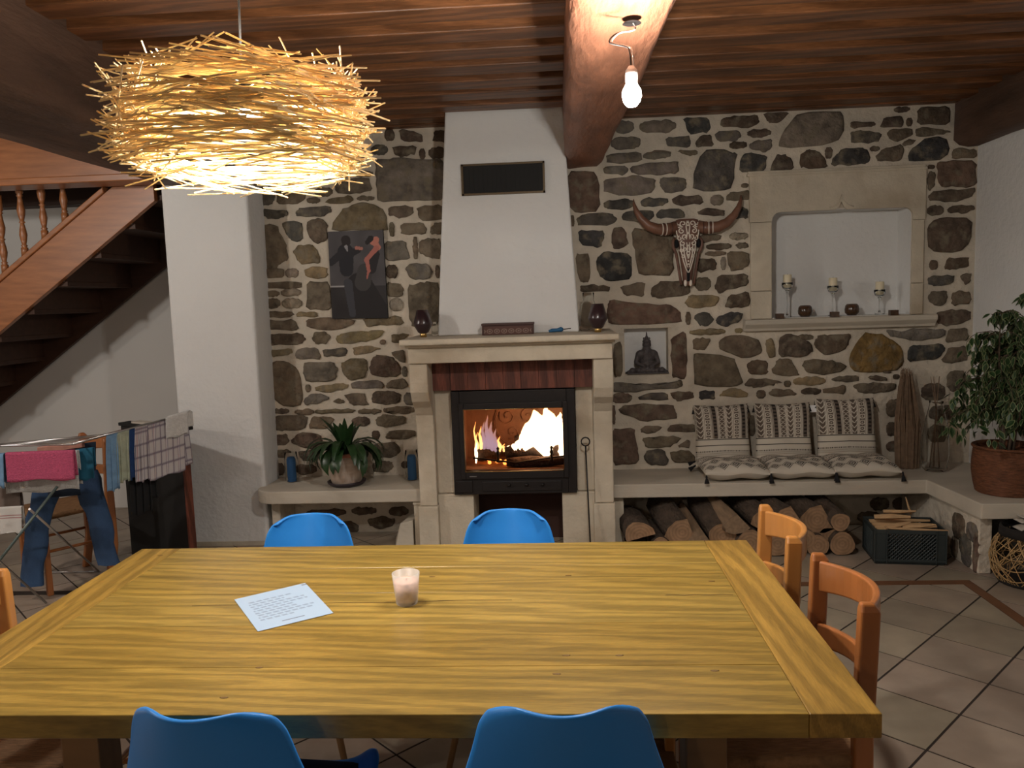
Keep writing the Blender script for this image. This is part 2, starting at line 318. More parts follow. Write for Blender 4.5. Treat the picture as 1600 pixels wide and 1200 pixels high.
# --- stones
SC = {'b': (.165, .125, .085), 'd': (.115, .08, .056), 'g': (.185, .155, .125), 'k': (.105, .092, .076), 'K': (.058, .054, .050),
      'o': (.185, .142, .085), 'y': (.27, .205, .115), 'Y': (.21, .125, .04), 't': (.30, .25, .19), 'r': (.155, .098, .072)}
STONES = """G 402 293 430 319;b 432 290 481 290 478 310 462 318 434 317;b 492 294 520 306;b 523 282 575 278 581 297 560 303 525 300;b 480 309 500 317;o 508 316 515 311 548 306 552 312 545 318 512 317;b 558 307 585 313;k 410 328 448 328 450 335 442 340 425 343 411 337;k 463 332 470 325 515 322 518 331 505 338 465 338;b 405 353 432 353 446 380 450 405 437 412 420 430 408 410;k 441 348 470 347 474 372 466 378 455 374 448 365;b 481 345 500 341 511 350 512 375 495 380 482 368;o 521 360 524 342 540 325 570 317 592 322 603 338 604 360;o 458 393 468 383 487 383 497 393 501 411 468 411;b 410 420 443 420 444 432 412 434;t 446 420 467 433;y 476 419 511 417 512 431 500 436 478 433;b 410 442 470 440 470 450 412 450;t 440 452 470 462;b 412 455 437 463;b 480 441 515 441 518 484 479 483;t 441 467 472 481;b 413 467 438 481;b 416 487 455 487 460 492 450 496 417 495;y 464 491 468 487 495 488 496 495 465 495;b 416 501 460 500 467 512 462 516 416 514;b 480 500 505 497 555 500 550 508 525 516 482 512;o 568 498 625 494 630 507 590 508 575 511;d 420 523 430 522 470 521 477 530 470 537 420 540;b 488 530 493 519 508 518 517 526 510 537 495 537;y 526 528 535 520 570 518 600 517 590 530 560 535 530 536;b 594 531 603 538;o 612 522 640 521 628 534 613 535;y 419 546 455 545 457 551 445 556 425 557;g 462 553 468 544 495 543 503 560 464 560;k 505 546 540 543 543 549 539 556 508 557;y 552 542 570 541 597 544 580 551 554 556;b 424 570 440 565 460 572 468 585 471 610 473 632 448 634 430 624 424 612;g 476 566 520 565 527 577 524 594 480 595 476 585;o 534 568 545 562 572 561 574 575 570 590 545 593 536 580;d 578 575 583 560 590 555 612 558 625 572 626 585 605 589 582 586;b 612 550 632 547 634 566 625 565 615 556;g 628 573 637 588;b 477 601 486 612;y 493 605 530 599 544 600 543 606 520 612 495 611;g 549 600 555 596 595 595 600 603 597 607 552 607;b 603 602 612 594 632 592 638 604 620 608 605 606;g 475 625 485 616 505 616 515 621 500 629 478 632;b 521 627 530 622 539 627 537 630 523 629;b 538 616 570 614 573 628 577 632 550 632 543 623;d 581 623 585 613 610 611 626 616 625 628 605 632 584 630;g 631 614 648 632;d 425 639 452 646;b 461 640 491 647;o 493 641 520 638 556 640 550 645 495 646;b 560 639 595 646;b 600 636 648 645;b 428 651 480 650 476 670 450 672 430 672;b 484 665 488 652 515 651 522 655 515 668 485 670;b 588 655 600 647 634 651 633 661 605 667 590 664;d 550 652 578 665;d 428 680 448 679 452 690 445 695 430 697;r 455 687 470 677 500 678 504 695 495 702 475 700 458 693;d 581 673 594 686;b 603 682 610 672 648 672 649 682 620 686 605 685;d 429 703 455 714;d 467 705 495 703 498 718 475 720 469 712;b 582 692 625 713;d 432 724 445 742;d 462 726 495 740;b 581 725 600 720 612 722 615 730 605 737 585 737;d 627 721 640 731;d 601 203 617 220;d 624 203 640 204 660 212 660 222 628 220;d 678 206 696 204 696 222 677 222;k 580 228 606 241;d 613 230 650 229 649 240 628 246 618 242;d 655 233 665 248;d 670 231 696 247;g 589 252 620 249 696 252 694 313 645 311 592 314 589 285;b 607 327 612 323 645 322 646 334 625 341 608 336;b 652 324 690 320 692 344 655 343;o 608 348 617 369;b 627 349 660 348 667 357 664 365 628 367;b 673 357 680 348 692 348 690 366 673 365;g 600 379 632 376 640 405 602 408;b 645 371 654 404;b 657 375 672 373 689 374 688 404 672 402 656 395;d 603 415 622 434;g 634 422 642 412 668 413 676 423 670 435 645 436;d 680 415 688 434;b 605 442 625 443 631 452 628 463 605 462;t 609 467 630 485;b 638 448 660 442 682 442 688 455 687 505 645 510 640 490;d 550 793 588 803;d 575 812 600 806 617 812 612 823 590 826 578 820;d 608 792 638 805;d 568 832 615 842;d 480 796 540 806;d 420 800 450 830;d 430 835 470 850;d 500 815 560 835;b 415 240 450 270;b 460 235 520 262;k 530 225 570 262;b 480 268 545 280;d 420 215 470 230;b 555 268 583 276;
r 886 270 933 270 937 328 892 332;g 947 242 1000 238 1002 252 950 256;g 943 262 975 259 982 266 975 273 945 272;g 985 262 1020 254 1058 252 1060 270 1020 273 988 271;g 1005 239 1047 247;g 944 285 948 280 995 275 1022 281 1021 299 980 306 945 300;g 1031 281 1040 277 1070 280 1072 292 1065 300 1040 301 1033 292;k 944 313 990 326;k 1001 315 1010 309 1042 310 1044 316 1030 323 1003 322;d 1050 311 1060 306 1095 306 1098 318 1060 321 1052 317;b 890 337 898 353;k 901 341 915 334 955 334 964 343 955 351 905 353;k 971 338 980 330 1020 329 1021 340 1000 347 975 345;k 1025 335 1035 327 1062 327 1070 335 1068 340 1028 341;K 905 361 940 360 945 367 938 386 906 381;d 957 358 970 355 978 362 981 383 958 389 956 373;b 987 359 1018 360 1052 366 1051 428 1000 429 993 395;K 932 405 945 394 986 397 986 435 950 438 936 430;b 899 398 921 398 921 440 905 440;d 907 447 925 445 953 447 950 456 908 456;b 970 447 1007 441 1006 463 975 461;d 1018 452 1035 439 1075 440 1078 460 1035 466 1018 462;r 950 482 955 468 1005 475 1045 477 1060 486 1064 503 1000 506 952 506;b 958 540 970 535 973 585 960 588;r 1049 528 1070 518 1074 560 1072 590 1050 588 1049 560;g 957 598 1010 600 1055 597 1063 594 1065 605 1000 611 958 612;r 956 615 987 629;k 997 620 1020 614 1042 615 1043 625 1000 625;d 1047 613 1083 612 1083 622 1060 627 1050 620;K 1092 612 1100 610 1116 611 1117 623 1093 623;d 967 640 980 632 1050 632 1055 645 1056 654 1005 657 972 646;r 956 634 962 662;r 956 672 990 669 996 695 998 722 957 725;b 1001 670 1010 665 1037 667 1020 677 1002 676;d 1043 672 1048 664 1086 663 1086 675 1045 674;b 1004 686 1020 682 1055 682 1064 686 1045 699 1010 698;b 1058 698 1077 686 1078 699;k 1006 714 1011 703 1038 703 1044 720 1040 726 1015 726;b 1048 705 1075 704 1085 712 1085 724 1050 722;K 1068 184 1108 184 1109 206 1075 209;d 1128 185 1150 182 1182 180 1186 192 1165 201 1126 197;g 1117 210 1125 205 1155 205 1157 213 1150 220 1122 220;k 1040 215 1075 212 1079 222 1077 230 1045 230;d 1087 222 1095 212 1110 211 1115 229 1088 230;d 1168 203 1204 213;d 1140 222 1166 232;g 1171 226 1180 220 1205 219 1205 232 1195 238 1172 232;b 1007 240 1020 236 1048 237 1045 246 1008 247;b 1057 235 1090 235 1088 243 1072 243;k 1096 235 1130 233 1140 240 1152 238 1147 260 1147 290 1120 298 1085 297 1084 275 1090 260;K 1156 269 1160 242 1175 239 1197 243 1196 262 1190 268;t 1110 306 1130 320;b 1135 308 1142 300 1170 298 1172 312 1136 314;K 1146 338 1160 323 1168 328 1168 341 1147 342;d 1090 330 1110 325 1132 328 1130 338 1092 336;b 1093 369 1100 366 1127 367 1125 374 1095 379;t 1140 364 1168 374;d 1104 381 1142 389;d 1148 383 1155 379 1168 380 1169 387 1155 389;b 1102 393 1134 399;b 1136 397 1142 393 1170 396 1171 412 1158 421 1141 422;d 1090 405 1115 404 1119 412 1118 420 1090 426;t 1126 402 1134 421;d 1117 450 1122 430 1167 429 1168 445 1140 451 1125 458;b 1086 434 1110 453;y 1069 473 1078 462 1110 460 1124 465 1115 480 1080 481;d 1133 478 1140 463 1168 455 1171 478 1155 481 1135 480;d 1071 488 1079 507;k 1085 495 1092 489 1108 489 1115 500 1105 509 1092 508;K 1119 500 1125 492 1150 487 1161 490 1155 502 1135 510 1121 506;y 1078 515 1132 522;y 1148 513 1160 520;b 1083 531 1090 528 1111 529 1105 541 1100 547 1084 546;b 1122 538 1130 527 1150 525 1183 529 1188 540 1191 551 1175 556 1162 560 1145 553 1128 547;y 1196 532 1205 529 1210 540 1212 555 1202 559 1197 548;d 1218 530 1230 521 1245 525 1266 535 1270 548 1255 556 1217 557;b 1083 555 1095 552 1145 559 1150 570 1160 595 1155 600 1130 603 1087 604 1084 575;d 1167 570 1175 563 1198 564 1199 584 1172 586;b 1206 578 1215 562 1235 561 1242 575 1248 586 1225 588 1208 583;b 1164 600 1172 591 1200 591 1222 597 1205 602 1180 605 1165 603;b 1225 595 1235 604;y 1124 618 1135 608 1155 607 1168 615 1166 621 1130 619;d 1182 610 1196 622;b 1201 614 1208 608 1235 609 1245 617 1220 620 1204 618;b 1058 594 1066 604;d 1273 535 1280 524 1300 523 1328 522 1325 537 1315 548 1290 554 1275 544;b 1246 523 1270 531;b 1254 570 1260 562 1290 562 1315 568 1322 573 1310 581 1285 585 1262 582;Y 1327 565 1333 545 1350 522 1365 521 1385 527 1400 537 1409 545 1410 560 1405 575 1380 580 1345 582 1330 575;g 1385 516 1405 518 1430 514 1475 515 1473 525 1445 531 1410 530 1390 524;K 1418 553 1422 541 1440 539 1470 538 1475 545 1465 560 1440 563 1419 564;y 1240 590 1289 601;b 1297 592 1315 588 1340 587 1341 595 1310 597;d 1356 589 1370 586 1385 591 1384 595 1360 593;d 1252 607 1282 616;b 1286 607 1320 602 1320 616 1287 614;b 1333 602 1360 598 1398 599 1398 608 1370 614 1342 613;d 1395 585 1405 592;b 1478 533 1483 514 1510 513 1512 531 1480 535;b 1470 565 1485 543 1508 541 1512 560 1490 567;b 1385 625 1405 650;d 1440 600 1475 625;b 1450 635 1500 655;d 1385 660 1400 680;b 1480 580 1508 610;d 1385 690 1410 705;b 1450 665 1480 690;d 1178 633 1200 645;b 1275 640 1290 665;b 1170 650 1180 680;d 1380 580 1392 583;d 1193 178 1234 176 1220 190 1203 192 1197 186;g 1217 224 1225 205 1240 186 1250 178 1310 174 1318 190 1314 215 1290 224 1260 230 1220 229;d 1329 192 1335 190 1362 190 1368 194 1360 199 1330 200;k 1329 207 1340 205 1370 206 1377 211 1370 222 1332 224;d 1397 168 1420 175;d 1204 266 1212 243 1225 242 1236 248 1240 265 1206 267;d 1250 260 1250 243 1262 235 1278 236 1288 247 1292 261 1270 264;d 1289 231 1300 247;K 1298 258 1305 243 1318 232 1345 231 1357 238 1358 251 1350 256 1320 258;d 1359 229 1374 236;d 1375 197 1382 183 1408 182 1410 197 1378 199;d 1416 185 1425 197;d 1433 170 1483 166 1484 194 1434 194;b 1386 208 1392 203 1424 202 1425 212 1400 221 1390 217;b 1431 203 1437 200 1470 201 1485 206 1470 211 1432 213;b 1409 224 1420 218 1431 219 1425 226 1412 228;b 1368 243 1380 233 1408 227 1411 235 1407 252 1372 252;K 1420 245 1423 233 1437 225 1450 214 1477 215 1480 230 1483 233 1475 248 1440 252 1422 252;b 1488 238 1492 232 1525 234 1524 246 1488 249;r 1465 256 1470 253 1523 252 1524 290 1500 292 1466 290;d 1449 258 1460 264;b 1449 274 1453 268 1460 271 1459 290 1452 298 1449 290;d 1450 307 1460 298 1500 297 1523 295 1515 308 1490 316 1455 314;d 1449 322 1473 336;d 1480 327 1490 321 1520 321 1522 328 1505 333 1482 332;d 1450 360 1455 347 1475 339 1500 341 1515 344 1518 366 1508 390 1475 393 1451 390;d 1452 407 1465 421;d 1475 420 1480 404 1512 401 1513 417 1490 421;k 1450 435 1460 430 1490 430 1487 442 1460 447 1451 443;d 1499 432 1517 426 1515 440 1508 445;b 1449 465 1456 455 1478 454 1479 470 1470 478 1455 474;b 1488 458 1500 454 1515 457 1515 474 1487 477;d 1463 495 1466 487 1490 484 1516 486 1514 500 1480 509 1464 504;g 955 215 1000 232;g 1000 190 1055 206;g 960 190 990 207;b 1158 287 1169 293;d 1360 778 1388 796;d 1395 778 1420 796;d 1432 772 1466 800;b 1340 800 1375 815"""
def stone_mesh(pts, depth, fn, name='stone'):
    """pts: polygon [(p,q)] in wall-plane metres; fn(p,q,d) -> xyz, d = how far proud"""
    n0 = len(pts)
    if n0 == 2:
        (x0, y0), (x1, y1) = pts; w_, h_ = x1-x0, y1-y0; c = .22
        pts = [(x0+w_*c, y0), (x1-w_*c, y0), (x1, y0+h_*c*1.3), (x1, y1-h_*c*1.3), (x1-w_*c, y1), (x0+w_*c, y1), (x0, y1-h_*c*1.3), (x0, y0+h_*c*1.3)]
    cx = sum(p[0] for p in pts)/len(pts); cy = sum(p[1] for p in pts)/len(pts)
    pts = sorted(pts, key=lambda p: math.atan2(p[1]-cy, p[0]-cx)) if n0 == 2 else pts
    out = []
    for i, p in enumerate(pts):
        q = pts[(i+1) % len(pts)]
        for t in ((.0 if n0 > 8 else .14), .36, .64, (.5 if n0 > 8 else .86)) if n0 <= 8 else (.2, .6):
            j = min(.006, .07*math.dist(p, q)); out.append((p[0]+(q[0]-p[0])*t+R.uniform(-j, j), p[1]+(q[1]-p[1])*t+R.uniform(-j, j)))
    out = [(cx+(x-cx)*1.04, cy+(y-cy)*1.06) for x, y in out]
    n = len(out); size = max(max(p[0] for p in out)-min(p[0] for p in out), .001); s_ = min(.88, 1-.010/size*2) if size > .06 else .82
    vs = [fn(x, y, -.012) for x, y in out]+[fn(x, y, depth*.65) for x, y in out]
    vs += [fn(cx+(x-cx)*s_, cy+(y-cy)*s_, depth+R.uniform(-.003, .003)) for x, y in out]+[fn(cx, cy, depth+.003)]
    fs = [(i, (i+1) % n, n+(i+1) % n, n+i) for i in range(n)]+[(n+i, n+(i+1) % n, 2*n+(i+1) % n, 2*n+i) for i in range(n)]+[(2*n+i, 2*n+(i+1) % n, 3*n) for i in range(n)]
    mb = MB(); mb.smooth = True; mb.add(vs, fs); return mb
def jitcol(c, a=.14):
    k = 1+R.uniform(-a, a); return (min(1, c[0]*k*(1+R.uniform(-.05, .05))), min(1, c[1]*k), min(1, c[2]*k*(1+R.uniform(-.06, .06))), 1)
for line in STONES.replace('\n', '').split(';'):
    a = line.split()
    if not a: continue
    col = SC.get(a[0], SC['k']); v = list(map(float, a[1:]))
    pts = []
    for i in range(0, len(v), 2):
        q = P(v[i], v[i+1], Y=WY); pts.append((q.x, q.z))
    if len(pts) == 2: pts = [(pts[0][0], pts[1][1]), (pts[1][0], pts[0][1])]
    if any(BX0-.0 < p[0] < BX1 and BZ0 < p[1] < BZ1 for p in pts) and len(pts) > 2:
        pts = [((BX1+.006 if p[0] > .6 else BX0-.006) if BX0 < p[0] < BX1 and BZ0 < p[1] < BZ1 else p[0], p[1]) for p in pts]
    mb = stone_mesh(pts, R.uniform(.006, .016), lambda x, z, d: (x, WY-d, z))
    o = build('stone', mb, 'stone', wall, weld=True); o.color = jitcol(col)

# --- floor tiles, clipped to regions by Sutherland-Hodgman
def clip(poly, a, b, c):  # keep a*x+b*y<=c
    out = []
    for i in range(len(poly)):
        p, q = poly[i], poly[(i+1) % len(poly)]; dp = a*p[0]+b*p[1]-c; dq = a*q[0]+b*q[1]-c
        if dp <= 0: out.append(p)
        if dp*dq < 0: t = dp/(dp-dq); out.append((p[0]+(q[0]-p[0])*t, p[1]+(q[1]-p[1])*t))
    return out
def area(p): return abs(sum(p[i][0]*p[(i+1) % len(p)][1]-p[(i+1) % len(p)][0]*p[i][1] for i in range(len(p))))/2
GX, GY, GS, GA = 1.9038, 4.3021, .3272, .8016
ca, sa = math.cos(GA), math.sin(GA); rest = MB(); nt = 0
regions = [[(1, 0, 2.135), (0, 1, 4.245)], [(1, 0, 2.73), (0, -1, -4.312), (0, 1, 5.39), (-1, 0, 2.3)], [(-1, 0, -2.20), (1, 0, 2.73), (0, 1, 4.31)], [(0, -1, -4.312), (0, 1, 6.2), (1, 0, -2.3)]]
for i in range(-20, 22):
    for j in range(-26, 16):
        g = .0045
        q = []
        for a, b in ((0, 0), (1, 0), (1, 1), (0, 1)):
            ii = i+a+(-g if a else g)/GS; jj = j+b+(-g if b else g)/GS
            q.append((GX+GS*(-ii*ca+jj*sa), GY+GS*(-ii*sa-jj*ca)))
        q = clip(q, -1, 0, 6.59); q = clip(q, 0, -1, 1.2) if q else q
        for reg in regions:
            p = q
            for c in reg:
                if len(p) > 2: p = clip(p, *c)
            if len(p) < 3 or area(p) < .0015: continue
            cx = sum(x for x, y in p)/len(p); cy = sum(y for x, y in p)/len(p)
            if cx < -2.3 and cy > 4.31 and reg is regions[1]: continue
            big = cy > 2.05 and cx > -3.6 and cy < 5.2
            if big and nt < 298:
                mb = MB(); mb.prism(p, lambda x, y, d: (x, y, d), -.012, 0); nt += 1
                o = build('tile', mb, 'tile', floor)
                k = R.uniform(.86, 1.12); o.color = (.33*k, .265*k*R.uniform(.96, 1.04), .20*k, 1)
            else: rest.prism(p, lambda x, y, d: (x, y, d), -.012, 0)
o = build('tile', rest, 'tile', floor); o.color = (.33, .265, .20, 1); o['kind'] = 'stuff'; o['label'] = 'rest of the diagonal floor tiles'
build('border_strip', MB().box((-2.3, 4.25, -.012), (2.195, 4.308, .0005)), 'terra', floor)['label'] = 'brown border strip along the fireplace wall'
build('border_strip', MB().box((2.14, -1, -.012), (2.195, 4.248, .0005)), 'terra', floor)['label'] = 'brown border strip turning towards the viewer'

# ================================================================== CEILING
CZ = 2.75
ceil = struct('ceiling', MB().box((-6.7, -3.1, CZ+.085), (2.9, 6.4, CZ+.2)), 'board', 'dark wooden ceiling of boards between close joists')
y = 5.437; js = []
while y > -2.9: js.append(y); y -= .262
for sgn, (x0, x1) in enumerate(((-1.98, .06), (.34, 2.58))):
    for k, yy in enumerate(js):
        wd = .075+R.uniform(-.006, .006)
        if yy > 5.3: wd = .12
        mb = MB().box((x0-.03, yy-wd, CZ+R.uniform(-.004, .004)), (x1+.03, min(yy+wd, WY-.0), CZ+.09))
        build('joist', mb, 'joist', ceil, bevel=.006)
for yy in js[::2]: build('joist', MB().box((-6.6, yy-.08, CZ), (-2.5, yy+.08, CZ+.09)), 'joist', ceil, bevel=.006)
# rustic beam with chamfered end
def rbeam(name, rows, zb, zt, m_, label):
    mb = MB(); n = len(rows); vs = []
    for i, (y, xl, xr, dz) in enumerate(rows):
        j = lambda a: R.uniform(-a, a)
        ch = .03
        for (x, z) in ((xl, zt), (xl+j(.008), zb+ch+dz+j(.008)), (xl+ch+j(.01), zb+dz+j(.008)), ((xl+xr)/2, zb+dz-.004+j(.008)), (xr-ch+j(.01), zb+dz+j(.008)), (xr+j(.008), zb+ch+dz), (xr+.02, zt)):
            vs.append((x, y, z))
    k = 7; fs = [(i*k+a, i*k+a+1, (i+1)*k+a+1, (i+1)*k+a) for i in range(n-1) for a in range(k-1)]
    fs += [list(range(k)), [(n-1)*k+a for a in range(k)][::-1]]
    mb.smooth = True; mb.add(vs, fs); return struct(name, mb, m_, label)
rows = [(-3.0, .06, .42, 0)]
yy = -2.7
while yy < 5.1: t = (yy-2.4)/3.0; rows.append((yy, .065, .385-.055*max(0, min(1.2, t))+R.uniform(-.008, .008), R.uniform(-.004, .008))); yy += .3
rows += [(5.25, .065, .325, 0), (5.40, .065, .319, 0), (5.6, .065, .319, 0)]
rbeam('trim_2', rows, 2.452, CZ+.09, 'beam', 'rustic main ceiling beam ending above the fireplace hood')
rows = [(-3.0+.4*i, -2.56+R.uniform(-.01, .01), -1.98+R.uniform(-.01, .01), R.uniform(-.005, .005)) for i in range(21)]+[(5.39, -2.56, -1.98, 0)]
rbeam('trim_3', rows, 2.415, CZ+.09, 'beamd', 'massive dark beam carried by the white column at the left')
rows = [(-3.0+.4*i, 2.575+R.uniform(-.006, .006), 2.75, R.uniform(-.005, .005)) for i in range(21)]+[(5.39, 2.578, 2.75, 0)]
rbeam('trim_4', rows, 2.485, CZ+.09, 'beamd', 'dark beam along the right wall')
struct('trim_5', MB().box((-6.6, 5.02, 2.44), (-2.58, 5.20, CZ+.085)).box((-6.6, 5.0, 2.43), (-2.58, 5.215, 2.475)), 'stair', 'reddish header beam over the staircase', bevel=.006)
struct('trim_6', MB().box((-6.6, 6.05, 2.44), (-2.5, 6.2, CZ+.085)), 'staird', 'brown trimmer beam behind the stair balusters', bevel=.006)

# white column
mb = MB(); mb.hexa([(-2.562, 5.13, 0), (-1.992, 5.13, 0), (-1.992, 5.42, 0), (-2.562, 5.42, 0), (-2.555, 5.13, 2.414), (-1.982, 5.13, 2.414), (-1.975, 5.42, 2.414), (-2.555, 5.42, 2.414)])
struct('wall_column', mb, 'plaster', 'white plastered column under the dark beam', bevel=.02, bseg=3)
struct('baseboard_column', MB().box((-2.575, 5.120, 0), (-1.99, 5.135, .028)), 'lime', 'low stone skirting at the foot of the column')

# ================================================================== FIREPLACE
fp = sroot('trim_7', 'stone fireplace with mantel, corbelled legs and inserted stove', (-.29, 4.9, 0))
# mantel shelf
prof = [(5.0, 1.235), (4.68, 1.235), (4.675, 1.325), (4.655, 1.33), (4.65, 1.345), (4.625, 1.35), (4.61, 1.375), (4.61, 1.392), (5.40, 1.392), (5.40, 1.235)]
def yzprism(mb, pr, x0, x1): return mb.prism(pr, lambda p, q, d: (d, p, q), x0, x1)
mb = MB(); yzprism(mb, [(5.40, 1.235), (4.68, 1.235), (4.675, 1.33), (5.40, 1.33)], -.895, .318)
yzprism(mb, [(5.40, 1.33), (4.655, 1.33), (4.645, 1.348), (5.40, 1.348)], -.91, .333)
yzprism(mb, [(5.40, 1.348), (4.60, 1.348), (4.595, 1.36), (4.60, 1.383), (5.40, 1.383)], -.93, .352)
build('mantel_shelf', mb, 'lime', fp, bevel=.005)
# corbelled legs
for x0, x1 in ((-.897, -.787), (.205, .322)):
    pr = [(5.40, 1.235), (4.70, 1.235), (4.695, 1.12), (4.705, 1.06), (4.74, 1.00), (4.80, .955), (4.845, .90), (4.86, .82), (4.865, .32), (5.40, .32)]
    build('fireplace_leg', yzprism(MB(), pr, x0, x1), 'lime', fp, bevel=.006)
    build('leg_base', yzprism(MB(), [(5.40, .318), (4.845, .318), (4.845, 0), (5.40, 0)], x0-.01, x1+.006), 'lime', fp, bevel=.006)
# infill stones beside the insert
build('infill_panel', MB().box((-.787, 4.93, .385), (-.68, 5.39, 1.235)), 'lime', fp, bevel=.004)
build('infill_panel', MB().box((.098, 4.93, .385), (.205, 5.39, 1.235)), 'lime', fp, bevel=.004)
build('plinth_block', MB().box((-.787, 4.90, 0), (-.56, 5.39, .382)), 'lime', fp, bevel=.006)
build('plinth_block', MB().box((.0, 4.90, 0), (.205, 5.39, .382)), 'lime', fp, bevel=.006)
build('log_recess', MB().box((-.56, 5.2, 0), (0, 5.22, .4)).box((-.68, 4.97, 1.045), (.098, 5.39, 1.235)), 'dark_recess', fp)
# red brown board over the stove
for k in range(9):
    x0 = -.787+k*(.992/9); build('lintel_board', MB().box((x0+.001, 4.875+R.uniform(0, .003), 1.048), (x0+.992/9-.001, 4.93, 1.236)), 'redwood', fp)
# smoke hood
mb = MB(); mb.hexa([(-.762, 5.02, 1.383), (.136, 5.02, 1.383), (.136, 5.40, 1.383), (-.762, 5.40, 1.383), (-.66, 5.06, 2.84), (.064, 5.06, 2.84), (.064, 5.40, 2.84), (-.66, 5.40, 2.84)])
build('smoke_hood', mb, 'plaster', fp, bevel=.012, bseg=3)['label'] = 'tapering white plastered hood'
yg = 5.045
g = build('vent_grille', MB().box((-.566, yg-.012, 2.262), (-.062, yg+.02, 2.436)), 'blackbox', fp); g['label'] = 'black vent plate in a thin brass frame'
for a, b in (((-.574, 2.432), (-.054, 2.444)), ((-.574, 2.252), (-.054, 2.264)), ((-.574, 2.252), (-.562, 2.444)), ((-.066, 2.252), (-.054, 2.444))):
    build('grille_frame', MB().box((a[0], yg-.02, a[1]), (b[0], yg+.01, b[1])), mat('dark_brass', (.10, .07, .04), .5, metal=.7) if 'dark_brass' not in bpy.data.materials else bpy.data.materials['dark_brass'], g)
for k in range(18):
    x = -.556+k*.0287; build('grille_slat', MB().box((x-.003, yg-.016, 2.266), (x+.003, yg-.010, 2.430)), 'blackbox', g)

# stove insert
st = thing('fireplace_stove', 'black cast iron stove insert with a burning fire behind its glass door', 'stove', (-.29, 4.88, .385))
mb = MB(); mb.box((-.677, 4.87, .385), (-.625, 4.93, 1.04)).box((.042, 4.87, .385), (.094, 4.93, 1.04)).box((-.625, 4.87, .955), (.042, 4.93, 1.04)).box((-.625, 4.87, .385), (.042, 4.93, .49))
build('casing', mb, 'black', st, bevel=.004)
dr = build('door', MB().box((-.63, 4.856, .485), (-.598, 4.89, .965)).box((.015, 4.856, .485), (.047, 4.89, .965)).box((-.598, 4.856, .925), (.015, 4.89, .965)).box((-.598, 4.856, .485), (.015, 4.89, .535)), 'black', st, bevel=.004)
build('pane', MB().box((-.6, 4.872, .533), (.017, 4.876, .927)), 'fireglass', dr)
build('edge_trim', MB().tube([(-.6, 4.855, .533), (.017, 4.855, .533), (.017, 4.855, .927), (-.6, 4.855, .927), (-.6, 4.855, .533)], .0022, 6), 'brass', dr)
build('badge', MB().box((-.575, 4.852, .502), (-.53, 4.857, .507)), 'steel', dr)
build('air_drawer', MB().box((-.50, 4.862, .405), (.0, 4.872, .468)), 'black', st, bevel=.003)
build('hinge_block', MB().box((-.665, 4.862, .40), (-.56, 4.874, .475)), 'black', st, bevel=.003)
for x in (-.33, -.22, -.12): build('knob', MB().lathe([(.0, 0), (.012, 0), (.012, .012), (.006, .014)], (x, 4.855, .44), 12), 'black', st)
mb = MB(); mb.box((-.65, 5.33, .5), (.07, 5.35, 1.0)).box((-.66, 4.93, .5), (-.64, 5.35, 1.0)).box((.06, 4.93, .5), (.08, 5.35, 1.0)).box((-.66, 4.93, .97), (.08, 5.35, 1.0)).box((-.66, 4.93, .5), (.08, 5.35, .53))
build('firebox', mb, 'firebrick', st)
mb = MB()
for rr in (.16, .152): mb.tube([(-.29+rr*math.cos(a*PI/16), 5.325, .77+rr*math.sin(a*PI/16)) for a in range(33)], .004, 6)
for a0, rr in ((.5, .06), (2.6, .06), (4.2, .05)):
    mb.tube([(-.29+.08*math.cos(a0)+rr*(1-t/20)*math.cos(a0+t*.5), 5.325, .77+.08*math.sin(a0)+rr*(1-t/20)*math.sin(a0+t*.5)) for t in range(18)], .004, 5)
build('fireback_relief', mb, 'firebrick', st)
mb = MB(); mb.tube([(-.56, 4.97, .60), (-.45, 4.965, .585), (-.29, 4.96, .565), (-.13, 4.965, .585), (.02, 4.97, .60)], .006, 6)
for x in (-.40, -.06): mb.lathe([(.016, 0), (.01, .01), (.006, .04), (.014, .06), (.006, .075), (.011, .09), (.001, .10)], (x, 4.965, .57), 10)
build('log_guard', mb, 'black', st)
for k, (x0, x1, z, r, y0, y1) in enumerate(((-.56, -.36, .60, .045, 5.08, 5.12), (-.36, .0, .61, .055, 5.05, 5.1), (-.35, .02, .565, .035, 5.0, 5.0), (-.30, -.05, .68, .04, 5.16, 5.2))):
    pts = [Vector((x0+(x1-x0)*t/5, y0+(y1-y0)*t/5, z+R.uniform(-.006, .006))) for t in range(6)]
    build('burning_log', MB().tube(pts, [r*.8, r, r*1.05, r, r*.95, r*.8], 9), 'char', st)
mb = MB()
for k in range(46): mb.ball((R.uniform(-.56, .0), R.uniform(4.99, 5.25), .545+R.uniform(0, .03)), R.uniform(.008, .02), 6, 4)
o = build('embers', mb, 'ember', st); o['kind'] = 'stuff'
